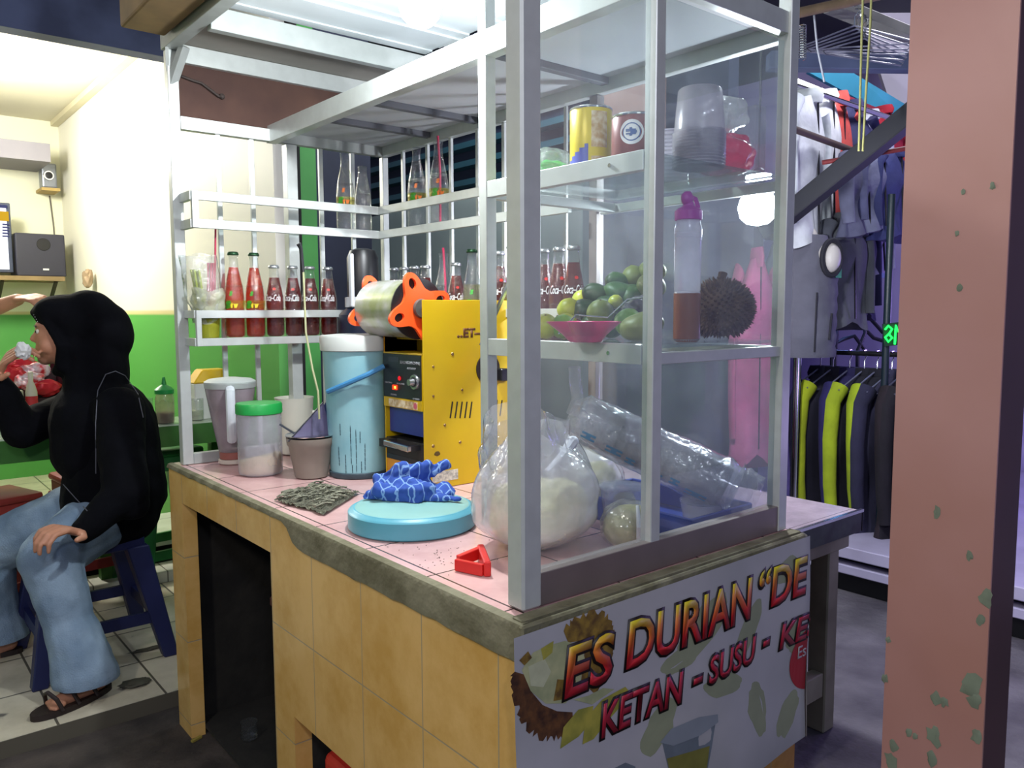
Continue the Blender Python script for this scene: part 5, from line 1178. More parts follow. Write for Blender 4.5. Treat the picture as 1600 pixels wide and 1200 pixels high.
# mannequin with vest
mp = at(1246,560,2.85); mc = Vector((mp.x,mp.y,0)); zt = at(1246,345,2.85).z; zb = at(1246,556,2.85).z
t = thing('mannequin', 'white armless mannequin wearing a grey quilted vest', 'mannequin', (mc.x,mc.y,.30))
vd = RT.copy(); vd.z = 0; vd.normalize(); vf = Vector((-vd.y,vd.x,0))
rot = Matrix.Rotation(math.atan2(vd.y,vd.x),3,'Z')
MW = M('mannequin_white','c3beb8',.45,0,.08,8)
fuse('torso', [('e',mc+Vector((0,0,zb+.28)),(.075,.115,.20),rot),('c',mc+Vector((0,0,zb+.36)),mc-vd*.02+Vector((0,0,zt-.0)),.05,.040),('e',mc-vf*.105+vd*.06+Vector((0,0,zb+.335)),(.038,.045,.055),rot)], MW, t, .006, 3)
b = B(); R = []
for k in range(24):
    z = k/23; ring = []
    for j in range(40):
        a = 2*PI*j/40; s = 1-.30*max(0,z-.72)/.28
        rr = Vector((math.cos(a)*.125*s*(1+.02*math.sin(z*50)), math.sin(a)*.13*s*(1+.02*math.sin(z*50)), 0)); rr = rot @ rr
        ring.append(b.bm.verts.new(mc+rr+Vector((0,0,zb+(z*(zt-zb-.06))))))
    R.append(ring)
b.skin(R, False); vest = b.out('vest', M('grey_quilted_cloth','5d5d6a',.85,0,.2,10,bump=.3,bscale=30), t, ang=70)
b = B(); b.tube([mc-vf*(.128)+vd*.06+rot@Vector((math.cos(a)*.036,.012*math.cos(a),math.sin(a)*.058))+Vector((0,0,zb+.335)) for a in [2*PI*i/24 for i in range(25)]],.009,8); b.out('armhole_edge', M('black_binding','1c1c26',.8), t)
B().tube([mc-vf*.132+vd*.01+Vector((0,0,zb+.02)),mc-vf*.134+vd*.012+Vector((0,0,zb+.22))],.003,6).out('seam', M('black_binding','1c1c26'), t)
B().tube([mc-vf*.116+vd*.065+Vector((0,0,zb+.06)),mc-vf*.112+vd*.073+Vector((0,0,zb+.15))],.004,6).out('pocket_zip', M('black_binding','1c1c26'), t)
B().bar(mc-vf*.10+vd*.085+Vector((0,0,zb+.285)),mc-vf*.085+vd*.110+Vector((0,0,zb+.285)),.004,.03).out('green_tag', M('green_tag','2fa06a',.5), t, smooth=False)
B().cyl((mc.x,mc.y,.471 if mc.x>1.75 else .30),(mc.x,mc.y,zb+.12),.015).out('stand', STEEL, t)
# pole, cables, lights
q = on(1386,500,'x',1.95); o = B().cyl((q.x,q.y,.30 if q.x<1.7 else .4705),(q.x,q.y,1.62),.012).out('black_pole', M('teal_black_pole','14262e',.4)); tag(o,'slim blackish upright pole beside the painted post','pole')
lighttube(at(1302,489,3.35),at(1326,488,3.35),'blue_light','small glowing blue light bar behind the grey vest','5ab0ff',9,.010)
lamp('blue_light', at(1314,470,3.2), 1.2, (.25,.35,1), .03)
CB = M('black_cable','15131c',.5)
for i,(pts,lb) in enumerate((([(1303,800),(1305,560),(1308,515),(1325,500),(1345,508),(1365,528),(1384,534)],'black cable looping right of the blue light'),([(1338,800),(1340,548),(1352,520),(1348,490),(1362,500),(1380,520)],'black cable curling between the jackets and the pole'),([(1350,290),(1350,375),(1362,395),(1378,404),(1386,405)],'black cable bending beside the pale violet grey jacket'),([(1298,800),(1300,540),(1318,530),(1335,525),(1350,545)],'black cable sagging just above the lower rail'))):
    o = B().tube([at(x,y,3.3) for x,y in pts],.008,8).out('cable', CB); tag(o, lb, 'cable', 'cables behind the rail')
t = thing('green_neon_sign', 'small glowing green neon sign at the edge of the painted post', 'neon sign', at(1393,522,2.66))
GE = EMIT('green_neon','1cff4a',4)
B().tube([at(1383,515,2.66),at(1388,509,2.66),at(1394,514,2.66),at(1389,522,2.66),at(1383,527,2.66),at(1388,534,2.66),at(1394,528,2.66),at(1388,521,2.66)],.0035,6).out('neon_tube', GE, t)
B().tube([at(1398,538,2.66),at(1400,508,2.66),at(1406,526,2.66),at(1408,508,2.66)],.0035,6).out('neon_tube', GE, t)
B().bar(at(1380,524,2.675),at(1412,520,2.675),.004,.075).out('backing', M('smoky_plate','1e2a28',.4), t, smooth=False)
# platform under the rail
t = thing('stall_platform', 'low violet lit wooden platform under the lower jackets', 'platform', (2.6,.5,.3))
PLM = M('pale_lavender_board','b8b2cc',.6,0,.2,5)
B().box((1.735,-1.5,.430),(3.54,2.1,.470)).out('top_board', PLM, t, smooth=False, bevel=.003); B().box((1.745,-1.5,.375),(3.5,2.1,.405)).out('lower_board', PLM, t, smooth=False, bevel=.003); B().box((1.80,-1.45,.301),(3.5,2.05,.375)).out('base', BLACKP, t, smooth=False); B().box((1.80,-1.45,.405),(3.5,2.05,.430)).out('spacer', BLACKP, t, smooth=False)
# things seen through the cabinet
o = put_g(1183,400,2.72,A0+.1,'c05a86','b84c78','pink shirt hanging behind the right pane of the cabinet',(.36,1,1.0),'clothes behind the cabinet')
q = on(1000,160,'x',1.7); o = B().box((1.68,q.y-.13,1.90),(1.70,q.y+.24,2.2)).out('pink_plywood', M('pinkish_plywood','b0887c',.7,0,.2,6), smooth=False); tag(o,'pinkish plywood sheet high behind the brown can','board')
t = thing('glare_bulb', 'glaring white bulb added behind the right pane for the glare on its glass', 'bulb', at(1184,322,1.98))
lp = at(1184,322,1.98)  # bulb added here to make the reflected glare on the pane
B().lathe([(.002,-.048),(.026,-.043),(.042,-.028),(.048,-.004),(.042,.018),(.028,.034),(.014,.046)], lp, 28).out('glass_globe', EMIT('hot_bulb_glow','f2f6ff',30), t); B().lathe([(.0145,.046),(.0155,.05),(.0155,.085),(.008,.092)], lp, 16).out('socket', BLACKP, t); B().tube([lp+Vector((0,0,.09)),lp+Vector((0,0,.7))],.003).out('cord', BLACKP, t)
lamp('glare_bulb_light', lp-Vector((0,0,.068)), 26, (.9,.93,1), .03)  # light source of the added bulb

# ------------------------------------------------------------------ the eating room on the left
TG = M('green_table_paint','3f7a2e',.45,0,.12,8,'356827'); TT = M('pale_table_top','a9b8a6',.2,0,.08,6)
def table(nm, lb, x0,x1,y0,y1,z,zl=.05):
    t = thing(nm, lb, 'table', ((x0+x1)/2,(y0+y1)/2,.05))
    B().box((x0,y0,z-.02),(x1,y1,z)).out('table_top', TT, t, smooth=False, bevel=.003)
    B().box((x0+.0,y0-.004,z-.085),(x1,y0+.02,z-.004)).out('apron', TG, t, smooth=False); B().box((x0,y1-.02,z-.085),(x1,y1,z-.021)).out('apron', TG, t, smooth=False)
    for x in (x0+.03,x1-.03):
        for y in ((y0+.05,y1-.05) if zl==.05 else (2.86,)): B().box((x-.025,y-.025,zl),(x+.025,y+.025,z-.02)).out('leg', TG, t, smooth=False)
    return t
TZ = .80
table('dining_table','long green table with a pale top behind the seated woman',-1.5,.50,2.40,2.66,TZ)
table('dining_table','green table with a bright green edge further back in the room',-2.0,.10,2.73,2.94,.86,.1005)
# table-top things
def cyl_obj(nm, lb, cat, c, prof, mt, grp=None, n=24):
    o = B().lathe(prof, c, n).out(nm, mt); return tag(o, lb, cat, grp)
c = on(267,664,'z',TZ); c = Vector((c.x,2.47,TZ)) if c.y<2.44 or c.y>2.62 else c
t = thing('sauce_jar', 'glass jar of dark sauce with a pointed green lid', 'jar', c)
B().lathe([(.028,0),(.034,.004),(.036,.05),(.036,.10),(.030,.118)], c, 24).out('body', GLASS('jar_glass',(.85,.8,.7,1),.35,(.62,.55,.42,1),.1,1.2), t)
B().lathe([(.026,.002),(.031,.004),(.032,.045),(.001,.046)], c, 24).out('sauce', M('dark_sauce','2c140c',.3), t)
B().lathe([(.034,.118),(.037,.12),(.037,.135),(.026,.145),(.010,.155),(.005,.185),(.001,.186)], c, 24).out('lid', M('green_lid','1f9a45'), t)
c2 = Vector((c.x-.055,c.y+.06,TZ)); cyl_obj('glass_tumbler','small glass tumbler left of the sauce jar','glass',c2,[(.022,0),(.024,.003),(.028,.10),(.026,.10),(.022,.005),(.001,.004)],BOTGL)
c3 = Vector((c.x+.125,c.y+.015,TZ)); t = thing('sugar_jar','small clear jar of white grains under the yellow lidded box','jar',c3)
B().lathe([(.026,0),(.030,.003),(.032,.085),(.030,.09)], c3, 24).out('body', GLASS('jar_glass2',(.85,.88,.85,1),.3,(.8,.85,.8,1),.1,1.2), t); B().lathe([(.024,.002),(.028,.003),(.029,.04),(.001,.041)], c3, 24).out('grains', M('white_grains','c5c8ae',.8), t)
c4 = Vector((c.x+.185,c.y+.05,TZ)); t = thing('tissue_box','white box with a slanted yellow lid on the green table','box',c4)
B().box(c4+Vector((-.065,-.045,.0)),c4+Vector((.065,.045,.15))).out('body', WHITE, t, smooth=False, bevel=.004)
a = c4+Vector((0,0,.15)); B().hexa([a+Vector((-.07,-.05,.0)),a+Vector((.07,-.05,0)),a+Vector((.07,.05,0)),a+Vector((-.07,.05,0)),a+Vector((-.03,-.045,.055)),a+Vector((.07,-.045,.055)),a+Vector((.07,.045,.055)),a+Vector((-.03,.045,.055))]).out('lid', M('yellow_lid','f0c020',.4,0,.06,9), t, smooth=False, bevel=.005)
# left table clutter
TB2 = .86
def onz(px,py,z=TB2): q = on(px,py,'z',z); return Vector((q.x,max(2.77,min(2.90,q.y)),z))
c = onz(40,650); cyl_obj('pale_jar','small pale jar on the far green table','jar',c,[(.024,0),(.027,.003),(.027,.075),(.024,.08),(.001,.08)],M('pale_jar','b9bfa2',.3))
c = onz(66,648); t = thing('white_bottle','white squeeze bottle beside the pale jar','bottle',c); B().lathe([(.018,0),(.021,.004),(.021,.07),(.014,.10),(.009,.11),(.009,.15),(.001,.152)], c, 20).out('body', M('cream_bottle','d0cdb4',.4), t); B().lathe([(.0215,.02),(.0215,.055)], c, 20).out('label', M('red_label','b8282a',.5), t)
c = onz(22,655); c.x -= .03; t = thing('boxed_sauce','black box with a yellow top on the far green table','box',c); B().box(c+Vector((-.035,-.03,0)),c+Vector((.035,.03,.09))).out('body', BLACKP, t, smooth=False); B().box(c+Vector((-.036,-.031,.09)),c+Vector((.036,.031,.125))).out('top', M('ochre_top','c69a3a',.5), t, smooth=False)
random.seed(21)
for k,(px,py) in enumerate(((20,588),(48,596),(72,606),(55,580),(36,574))):
    c = at(px,py,3.25+.02*k); z0_ = TB2; b = B(); b.ball(Vector((c.x,c.y,c.z)),(.055,.02,.035),3,.35,2,k); o = b.out('snack_packet', [M('red_foil','c8202a',.3,.2,.2,25),M('white_red_foil','dcd0d0',.3,.2,.5,45,'c0242c')][k%2]); tag(o, ['red snack packet at the left end of the hanging packets','white and red snack packet in the middle of the pile','red snack packet nearest the woman','white and red packet on top of the pile','red packet high at the left of the pile'][k], 'packet', 'snack packets on the far table')
t = thing('packet_rack','low dark wire rack under the red snack packets','rack',(-.2,2.90,TB2)); B().box((-.42,2.86,TB2),(.02,2.93,TB2+.035)).out('tray', M('dark_wire','3a2426',.6), t, smooth=False); B().box((-.42,2.925,TB2+.035),(.02,2.93,TB2+.14)).out('back', M('dark_wire','3a2426'), t, smooth=False)
o = B().grid(lambda u,v: at(78+u*30,565+v*62,3.35)+Vector((.01*math.sin(u*8),.01*math.sin(u*9),0)),10,12,.01).out('maroon_cloth', fab('5a1826')); tag(o,'dark maroon cloth hanging behind the woman\'s chin','cloth')
# speaker, subwoofer, monitor, shelf on the back wall
q0 = at(-60,433,5.35); sz = on(60,433,'y',5.6).z
t = thing('wall_shelf','narrow brown wall shelf under the monitor and black speaker','shelf',(0,5.7,sz)); B().box((-.9,5.42,sz-.03),(.46,5.849,sz)).out('board', M('brown_shelf_wood','8a744c',.7,0,.2,8), t, smooth=False)
for x in (-.5,.10,.42): B().bar((x,5.84,sz-.22),(x,5.5,sz-.03),.02,.02).out('bracket', M('dark_bracket','4a4038',.7), t, smooth=False)
xa, xb = on(27,430,'y',5.45).x, on(104,430,'y',5.45).x; zb_ = sz+.0; zt_ = on(60,365,'y',5.45).z
t = thing('subwoofer','black subwoofer box with a round port on the wall shelf','speaker',((xa+xb)/2,5.55,sz)); B().box((xa,5.45,sz),(xb,5.72,zt_)).out('cabinet', M('black_speaker_box','2b2b38',.5,0,.1,8), t, smooth=False, bevel=.008, seg=2)
pc_ = on(68,382,'y',5.449); B().cyl(pc_,pc_+Vector((0,-.003,0)),.042,.040,28).out('port', M('port_black','08080a',.5), t); p_ = on(72,421,'y',5.449); B().box(p_+Vector((-.018,-.002,-.006)),p_+Vector((.018,0,.006))).out('badge', WHITE, t, smooth=False)
xa, xb = on(-95,430,'y',5.5).x, on(22,430,'y',5.5).x; z1_, z0_ = on(10,317,'y',5.5).z, on(10,421,'y',5.5).z
t = thing('monitor','screen with a bright page on the wall shelf','monitor',((xa+xb)/2,5.55,sz)); B().box((xa,5.5,z0_-.02),(xb,5.56,z1_)).out('bezel', M('blue_grey_bezel','3a4256',.4), t, smooth=False, bevel=.004); B().box((xa+.02,5.494,z0_+.0),(xb-.025,5.499,z1_-.02)).out('screen', EMIT('screen_glow','f4f6ff',1.6), t, smooth=False)
B().box((xa+.1,5.50,sz),(xb-.1,5.62,z0_-.021)).out('stand', BLACKP, t, smooth=False)
p_ = on(6,337,'y',5.493); B().box(p_+Vector((-.028,-.002,-.035)),p_+Vector((.028,0,.028))).out('yellow_icon', EMIT('yellow_icon_glow','e0b030',1), t, smooth=False)
for i in range(5):
    p_ = on(9,351+i*4.6,'y',5.493); B().box(p_+Vector((-.02,-.002,-.004)),p_+Vector((.02,0,.006))).out('text_line', EMIT('screen_text','5a5e8c',.8), t, smooth=False)
p_ = on(3,322,'y',5.493); B().box(p_+Vector((-.05,-.002,-.012)),p_+Vector((.03,0,.008))).out('header_bar', EMIT('screen_text','5a5e8c'), t, smooth=False)
p_ = on(76,295,'y',5.7); t = thing('satellite_speaker','small silver speaker on a wooden bracket high in the room corner','speaker',p_)
h0 = on(76,256,'y',5.7).z-p_.z; B().box((p_.x-.045,5.66,p_.z),(p_.x+.05,5.78,p_.z+h0)).out('cabinet', M('silver_grey_speaker','8a8f98',.35,.4,.2,14), t, smooth=False, bevel=.012, seg=2)
B().cyl((p_.x-.002,5.659,p_.z+h0*.5),(p_.x-.002,5.652,p_.z+h0*.5),.036,.032,28).out('cone_ring', STEEL, t); B().cyl((p_.x-.002,5.6515,p_.z+h0*.5),(p_.x-.002,5.650,p_.z+h0*.5),.024,.020,24).out('cone', BLACKP, t)
B().box((p_.x-.055,5.63,p_.z-.02),(p_.x+.06,5.849,p_.z-.0005)).out('bracket', M('bracket_wood','b59a5c',.7), t, smooth=False)
o = B().tube([(p_.x+.03,5.845,p_.z-.03),(p_.x+.045,5.843,p_.z-.25),(p_.x+.05,5.843,sz+.02)],.005,6).out('speaker_cable', M('grey_cable','6a6458',.6)); tag(o,'thin grey cable running down from the small corner speaker','cable')
o = B().ball(on(137,435,'x',.50),(.03,.05,.06),3,.4,2,3).out('hook_cup', M('wall_hook_tan','9a8468',.7)); 
for v in o.data.vertices: v.co.x = min(v.co.x,.549)
tag(o,'tan holder fixed on the wall just past the shelf end','holder')
# stools
def stool(nm, lb, c, s, h, mat, grp=None, rz=0):
    t = thing(nm, lb, 'stool', (0,0,0), grp); a = s*.36; k = s*.5
    B().box((-a,-a,h-.03),(a,a,h)).out('seat', mat, t, smooth=True, bevel=.012, seg=2)
    B().box((-a+.01,-a+.01,h-.09),(a-.01,a-.01,h-.03)).out('seat_skirt', mat, t, smooth=False, bevel=.004)
    for sx in (-1,1):
        for sy in (-1,1):
            w_ = .030; top = Vector((sx*(a-.035),sy*(a-.035),h-.08)); bot = Vector((sx*(k-.02),sy*(k-.02),0))
            P = []
            for q_, ww in ((bot,.024),(top,.036)): P += [q_+Vector((-ww,-ww,0)),q_+Vector((ww,-ww,0)),q_+Vector((ww,ww,0)),q_+Vector((-ww,ww,0))]
            B().hexa(P).out('leg', mat, t, smooth=False, bevel=.004)
    m_ = a+(k-a)*.62-.02; zz = h*.30
    for (p0,p1) in (((-m_,-m_),(m_,-m_)),((m_,-m_),(m_,m_)),((m_,m_),(-m_,m_)),((-m_,m_),(-m_,-m_))): B().bar((*p0,zz),(*p1,zz),.016,.04).out('stretcher', mat, t, smooth=False)
    t.location = c; t.rotation_euler = (0,0,rz); return t
stool('navy_stool','navy blue plastic stool under the seated woman',(-.13,2.19,.05),.44,.47,M('navy_plastic','1b2250',.45,0,.15,8))
RP = M('coral_red_plastic','a8423c',.45,0,.15,8)
c = on(15,800,'z',.50)
stool('red_stool','coral red plastic stool left of the woman\'s lap',(-.34,2.75,.05),.36,.50,RP,'red stools in the eating room',.3)
stool('red_stool','coral red stool behind the woman near the low step',(.02,3.0-.14,.05),.34,.52,M('deep_red_plastic','8c2422',.45,0,.15,8),'red stools in the eating room',.1)
stool('green_stool','dark green plastic stool behind the woman\'s back',(.28,2.72,.05),.36,.62,M('dark_green_plastic','1c6a2c',.45,0,.15,8),None,.1)
q = on(212,1070,'z',.051); b = B().ball((q.x,q.y,.058),(.045,.03,.007),3,.4); o = b.out('wet_rag', M('dark_wet_cloth','4a483c',.7)); tag(o,'small dark wet rag on the white floor tiles','rag')
q = on(236,1015,'z',.051); b = B().ball((q.x,q.y,.056),(.06,.012,.005),3,.6); o = b.out('dried_leaf', M('dark_wet_cloth','4a483c')); tag(o,'dark shrivelled scrap beside the navy stool leg','litter')

# ------------------------------------------------------------------ people
def hand(prims, wrist, d, n, side, curl=.6, s=1.0):
    # palm, four jointed fingers of different length, and a thumb leaving the side of the palm
    d = d.normalized(); n = (n-d*n.dot(d)).normalized(); l = d.cross(n)*side
    for k in range(4):
        o = (k-1.5)*.0185*s; prims.append(('c', wrist+l*o*.6+d*.012*s, wrist+d*.078*s+l*o, .0135*s, .0105*s))
    L4 = (.62,.72,.68,.52)
    for k in range(4):
        o = (k-1.5)*.0205*s; p = wrist+d*.083*s+l*o; a = 0
        for j,f in enumerate((.058,.038,.028)):
            a += curl*(1.0 if j else .6); q = p+(d*math.cos(a)-n*math.sin(a))*f*L4[k]*1.25*s
            prims.append(('c', p, q, (.0092-.0008*j)*s, (.0085-.0008*j)*s)); p = q
    p = wrist+d*.022*s-l*.026*s; q = p+(d*.5-l*.75-n*.25).normalized()*.036*s; prims.append(('c',p,q,.0125*s,.0105*s)); q2 = q+(d*.9-l*.15-n*.35).normalized()*.030*s; prims.append(('c',q,q2,.0102*s,.0085*s))
def person():
    t = thing('person', 'woman in a black headscarf, long black top and flared jeans sitting on a navy stool', 'person', (-.13,2.15,.05))
    hip = at(178,792,2.80); kneeL = at(76,872,2.50); ankL = at(140,1068,2.50); toeL = at(92,1108,2.42)
    kneeR = at(-20,860,2.78); ankR = at(2,1055,2.82); toeR = at(-60,1075,2.78)
    chest = at(168,655,2.74); neck = at(138,592,2.72); head = at(106,523,2.70)
    shL = at(186,640,2.62); elL = at(196,770,2.52); wrL = at(126,832,2.44)
    shR = at(112,640,2.86); elR = at(34,672,2.70); wrR = at(-6,590,2.62)
    up = Vector((0,0,1)); f = (-RT*.93-FW*.36); f.z = 0; f.normalize()      # the way she looks
    # one continuous body
    P = [('c',hip,chest,.13,.12),('c',chest,neck,.10,.045),('c',neck,head-up*.02,.048,.050)]
    P += [('e',head,(.098,.074,.108),Matrix.Rotation(math.atan2(f.y,f.x),3,'Z')),('e',head+f*.034-up*.045,(.058,.052,.052),Matrix.Rotation(math.atan2(f.y,f.x),3,'Z'))]
    fc = head+f*.086
    P += [('c',head+f*.080+up*.020,head+f*.101-up*.012,.009,.0115),('e',head+f*.084-up*.040,(.014,.020,.009),Matrix.Rotation(math.atan2(f.y,f.x),3,'Z')),('e',head+f*.082-up*.051,(.013,.018,.008),Matrix.Rotation(math.atan2(f.y,f.x),3,'Z')),('e',head+f*.068-up*.080,(.026,.026,.020),Matrix.Rotation(math.atan2(f.y,f.x),3,'Z')),('e',head+f*.079+up*.034,(.014,.05,.012),Matrix.Rotation(math.atan2(f.y,f.x),3,'Z'))]
    sd = f.cross(up)
    P += [('e',head+f*.05+sd*s*.038-up*.035,(.030,.026,.030)) for s in (-1,1)]
    P += [('c',shL,elL,.045,.036),('c',elL,wrL,.036,.024),('c',shR,elR,.045,.036),('c',elR,wrR,.036,.024),('c',chest,shL,.08,.05),('c',chest,shR,.08,.05)]
    hd = (at(92,826,2.36)-wrL); hand(P, wrL, hd, up*.9-FW*.35, 1, .75)
    hand(P, wrR, (at(22,540,2.58)-wrR), -RT*.5-FW*.3+up*.2, -1, .7)
    P += [('c',hip,kneeL,.08,.055),('c',kneeL,ankL,.048,.034),('c',hip,kneeR,.08,.055),('c',kneeR,ankR,.048,.034)]
    for an,to in ((ankL,toeL),(ankR,toeR)):
        g = Vector((an.x,an.y,.085)); tt = Vector((to.x,to.y,.075)); P += [('c',g,tt,.030,.022),('c',an,g,.032,.030),('c',g,g-(tt-g).normalized()*.03,.028,.026)]
        s_ = (tt-g).normalized(); ss = s_.cross(up)
        for k in range(5): P.append(('c',tt+ss*(k-2)*.013,tt+ss*(k-2)*.015+s_*(.030-.004*abs(k-1)),.0085,.0075))
    body = fuse('body', P, SKIN, t, .0048, 3)
    eye = M('eye_white','d8d4cc',.3); iris = M('dark_iris','1e120c',.3)
    for s in (-1,1):
        e = head+f*.077+sd*s*.031+up*.012; o = B().ball(e,.0112,3).out('eye', eye, t); B().ball(e+f*.0085,.006,2).out('iris', iris, o)
        B().tube([e+f*.012+up*.016-sd*s*.012,e+f*.014+up*.019,e+f*.008+up*.016+sd*s*.014],.0025,6).out('eyebrow', M('brow_hair','1e1410',.8), t)
    B().tube([head+f*.0975-up*.046-sd*.016,head+f*.0995-up*.0455,head+f*.0975-up*.046+sd*.016],.0022,6).out('lips', M('lip_colour','8a4038',.5), t)
    # jeans
    kx = (kneeL-hip)
    cuffL = at(134,1068,2.49); cuffR = at(0,1040,2.82)
    J_ = [('c',hip,kneeL+up*.0,.115,.088),('c',kneeL,(kneeL+ankL)/2,.086,.074),('c',(kneeL+ankL)/2,Vector((cuffL.x,cuffL.y,.12)),.074,.095),
          ('c',hip+(chest-hip)*.1,kneeR,.115,.088),('c',kneeR,(kneeR+ankR)/2,.086,.074),('c',(kneeR+ankR)/2,Vector((cuffR.x,cuffR.y,.12)),.074,.095),('e',hip,(.15,.15,.11))]
    jeans = fuse('jeans', J_, DENIM, t, .007, 3, lambda p: .006*noise.noise(p*11)+.003*noise.noise(p*28))
    # cut the hems flat above the feet
    bm = bmesh.new(); bm.from_mesh(jeans.data); bmesh.ops.bisect_plane(bm, geom=bm.verts[:]+bm.edges[:]+bm.faces[:], plane_co=(0,0,.112), plane_no=(0,0,-1), clear_outer=True); bm.to_mesh(jeans.data); bm.free()
    # sandals
    for an,to in ((ankL,toeL),(ankR,toeR)):
        g = Vector((an.x,an.y,.056)); tt = Vector((to.x,to.y,.056)); s_ = (tt-g).normalized(); ss = s_.cross(up); b = B()
        pts = []
        for k in range(28):
            a = 2*PI*k/28; pts.append(g+s_*(.055+.125*math.cos(a))+ss*(.042+.008*math.cos(a))*math.sin(a)-up*.005)
        b.prism(pts, (0,0,.018)); o = b.out('sandal', M('dark_brown_sandal','221512',.6), t, smooth=False)
        for q_,w_ in ((.11,.046),(.06,.046),(.0,.042)):
            c_ = g+s_*q_; B().tube([c_-ss*w_+up*.01,c_-ss*w_*.7+up*.045+s_*.01,c_+up*(.062 if q_>.05 else .075)+s_*.018,c_+ss*w_*.7+up*.045+s_*.01,c_+ss*w_+up*.01],.006,8).out('strap', M('dark_brown_sandal','221512'), o)
    # headscarf and long top
    rf = Matrix.Rotation(math.atan2(f.y,f.x),3,'Z')
    S = [('e',head-f*.062+up*.036,(.104,.104,.112),rf),('e',head-f*.105+up*.0,(.100,.096,.115),rf),('e',head-f*.085-up*.060,(.085,.092,.105),rf),('c',head-f*.085-up*.03,neck-f*.03,.095,.100),('c',head+f*.080+up*.092,head-f*.04+up*.085,.016,.06),('c',head+f*.072+up*.088+sd*.035,head-f*.05+up*.05+sd*.045,.014,.055),('c',head+f*.072+up*.088-sd*.035,head-f*.05+up*.05-sd*.045,.014,.055),('c',neck+f*.020-up*.045,neck-f*.03-up*.02,.055,.08)]
    S += [('c',head+f*.104+up*.074,head+f*.060+up*.098,.008,.022),('e',head+f*.004+up*.070,(.096,.086,.066),rf),('e',head-f*.070+up*.040,(.100,.098,.106),rf),('e',head-f*.040-up*.025,(.064,.094,.105),rf)]
    for s_ in (-1,1): S += [('c',head+f*.103+up*.074,head+f*.050+up*.045+sd*.066*s_,.008,.013),('c',head+f*.050+up*.045+sd*.066*s_,head+f*.010-up*.035+sd*.078*s_,.013,.016),('c',head+f*.010-up*.035+sd*.078*s_,head+f*.012-up*.100+sd*.045*s_,.016,.026),('c',head+f*.012-up*.100+sd*.045*s_,head+f*.035-up*.120,.024,.022)]
    S += [('c',neck-f*.02-up*.02,chest+f*.02,.10,.15),('c',chest+f*.04,chest-up*.10+f*.05,.14,.13)]
    scarf = fuse('headscarf', S, BLKFAB, t, .006, 14, lambda p: .004*noise.noise(p*14))
    C_ = [('c',chest,hip-FW*.02+up*.02,.13,.155),('c',chest,shL,.10,.072),('c',chest,shR,.10,.07),('c',shL,elL,.075,.068),('c',elL,wrL-(wrL-elL).normalized()*.01,.068,.042),('c',shR,elR,.070,.060),('c',elR,wrR-(wrR-elR).normalized()*.03,.060,.040),
          ('c',chest-f*.02,hip-f*.03+up*.05,.13,.145),('c',hip-f*.02,hip-f*.03-up*.02,.14,.12),('c',elL,elL-f*.02-up*.04,.06,.05)]
    top = fuse('long_top', C_, BLKFAB, t, .007, 4, lambda p: .007*noise.noise(p*9)+.003*noise.noise(p*24))
    # stitched pale seams on the cloth
    SM = M('grey_stitching','5a5c66',.7)
    def seam(pts, d_, par, nm='stitched_seam'):
        dep = bpy.context.evaluated_depsgraph_get(); out_ = []
        for (x0_,y0_),(x1_,y1_) in zip(pts,pts[1:]):
            for i in range(6):
                x_, y_ = x0_+(x1_-x0_)*i/6, y0_+(y1_-y0_)*i/6; D = (at(x_,y_,1)-CP).normalized(); best = None
                for o in (scarf, top):
                    hit, loc, nn, _ = o.ray_cast(CP, D)
                    if hit and (best is None or (loc-CP).length < best[0]): best = ((loc-CP).length, loc+nn*.001)
                if best: out_.append(best[1])
        if len(out_) > 3: B().tube(out_, .0016, 5).out(nm, SM, par)
    seam([(150,740),(150,660),(153,610),(165,585),(180,580),(195,587),(215,615),(225,660)],0,top); seam([(78,720),(95,752),(120,780),(140,802)],0,top)
    dots = B(); 
    for i in range(9):
        D = (at(53+i*1.9,492+i*3.4,1)-CP).normalized(); hit, loc, nn, _ = scarf.ray_cast(CP, D)
        if hit: dots.ball(loc, .0016, 1)
    if len(dots.bm.verts): dots.out('beaded_trim', M('bead_silver','c9ccd4',.3,.6), scarf)
    return t, wrR, wrL
wom, wrR, wrL = person()
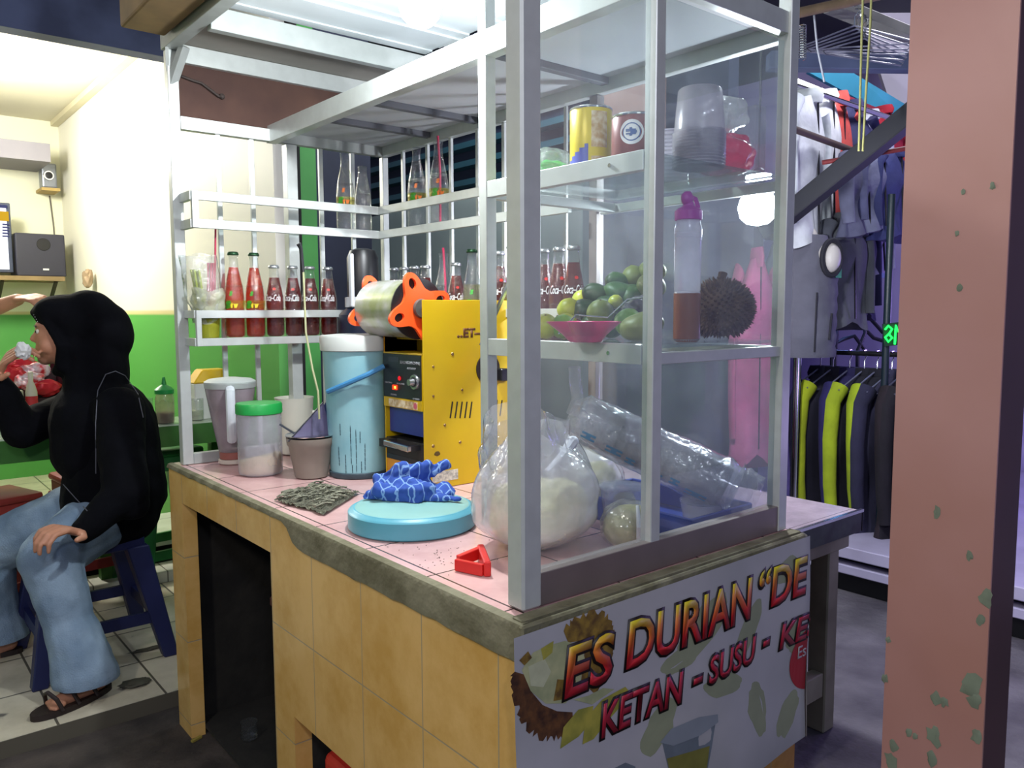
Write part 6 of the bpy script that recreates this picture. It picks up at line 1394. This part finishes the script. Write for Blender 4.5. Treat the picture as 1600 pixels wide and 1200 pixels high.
q = at(36,548,2.57); o = B().ball(q,(.022,.018,.026),3,.4,3,2).out('white_tissue', M('tissue_white','d8d8d8',.9)); tag(o,'crumpled white tissue held up in the woman\'s raised hand','tissue')
# second diner at the left edge
def diner():
    t = thing('person','diner in a dark shirt at the left edge reaching out an arm','person',(-.75,3.35,.05)); up = Vector((0,0,1))
    el = at(-20,486,3.45); wr = at(28,468,3.40); sh = at(-75,440,3.7); ch = at(-120,500,3.75); hp = at(-130,720,3.75); nk = at(-118,405,3.75); hd = at(-112,345,3.72)
    P = [('c',hp,ch,.13,.13),('c',ch,nk,.12,.05),('c',nk,hd,.05,.05),('e',hd,(.078,.09,.11)),('e',hd+Vector((.02,-.085,-.01)),(.012,.016,.02)),('e',hd+Vector((.02,-.06,-.05)),(.04,.035,.04)),('c',ch,sh,.09,.06),('c',sh,el,.05,.04),('c',el,wr,.038,.026)]
    hand(P, wr, at(60,462,3.34)-wr, up*.8-FW*.3, 1, .5)
    kn = at(-60,790,3.35); P += [('c',hp,kn,.09,.06),('c',kn,Vector((kn.x,kn.y-.02,.10)),.05,.035),('c',Vector((kn.x,kn.y-.02,.085)),Vector((kn.x+.04,kn.y-.15,.075)),.03,.024)]
    fuse('body', P, SKIN, t, .006, 3)
    fuse('shirt', [('c',hp,ch,.15,.15),('c',ch,sh,.12,.08),('c',sh,el+(sh-el)*.35,.075,.06),('c',ch,nk-up*.03,.13,.07)], fab('2a2434'), t, .008, 3)
    fuse('trousers', [('c',hp,kn,.13,.085),('c',kn,Vector((kn.x,kn.y-.02,.16)),.08,.07),('e',hp,(.16,.15,.12))], fab('26304a'), t, .008, 3)
    fuse('hair', [('e',hd+Vector((-.01,.02,.04)),(.088,.095,.085))], M('black_hair','120e0c',.6,0,.3,40), t, .006, 2)
    for s in (-1,1): B().ball(hd+Vector((.0+s*.03,-.082,.015)),.011,2).out('eye', M('eye_white','d8d4cc'), t)
diner()
stool('red_stool','coral red stool under the diner at the left edge',(at(-130,800,3.75).x,at(-130,800,3.75).y,.05),.38,.50,RP,'red stools in the eating room',.2)
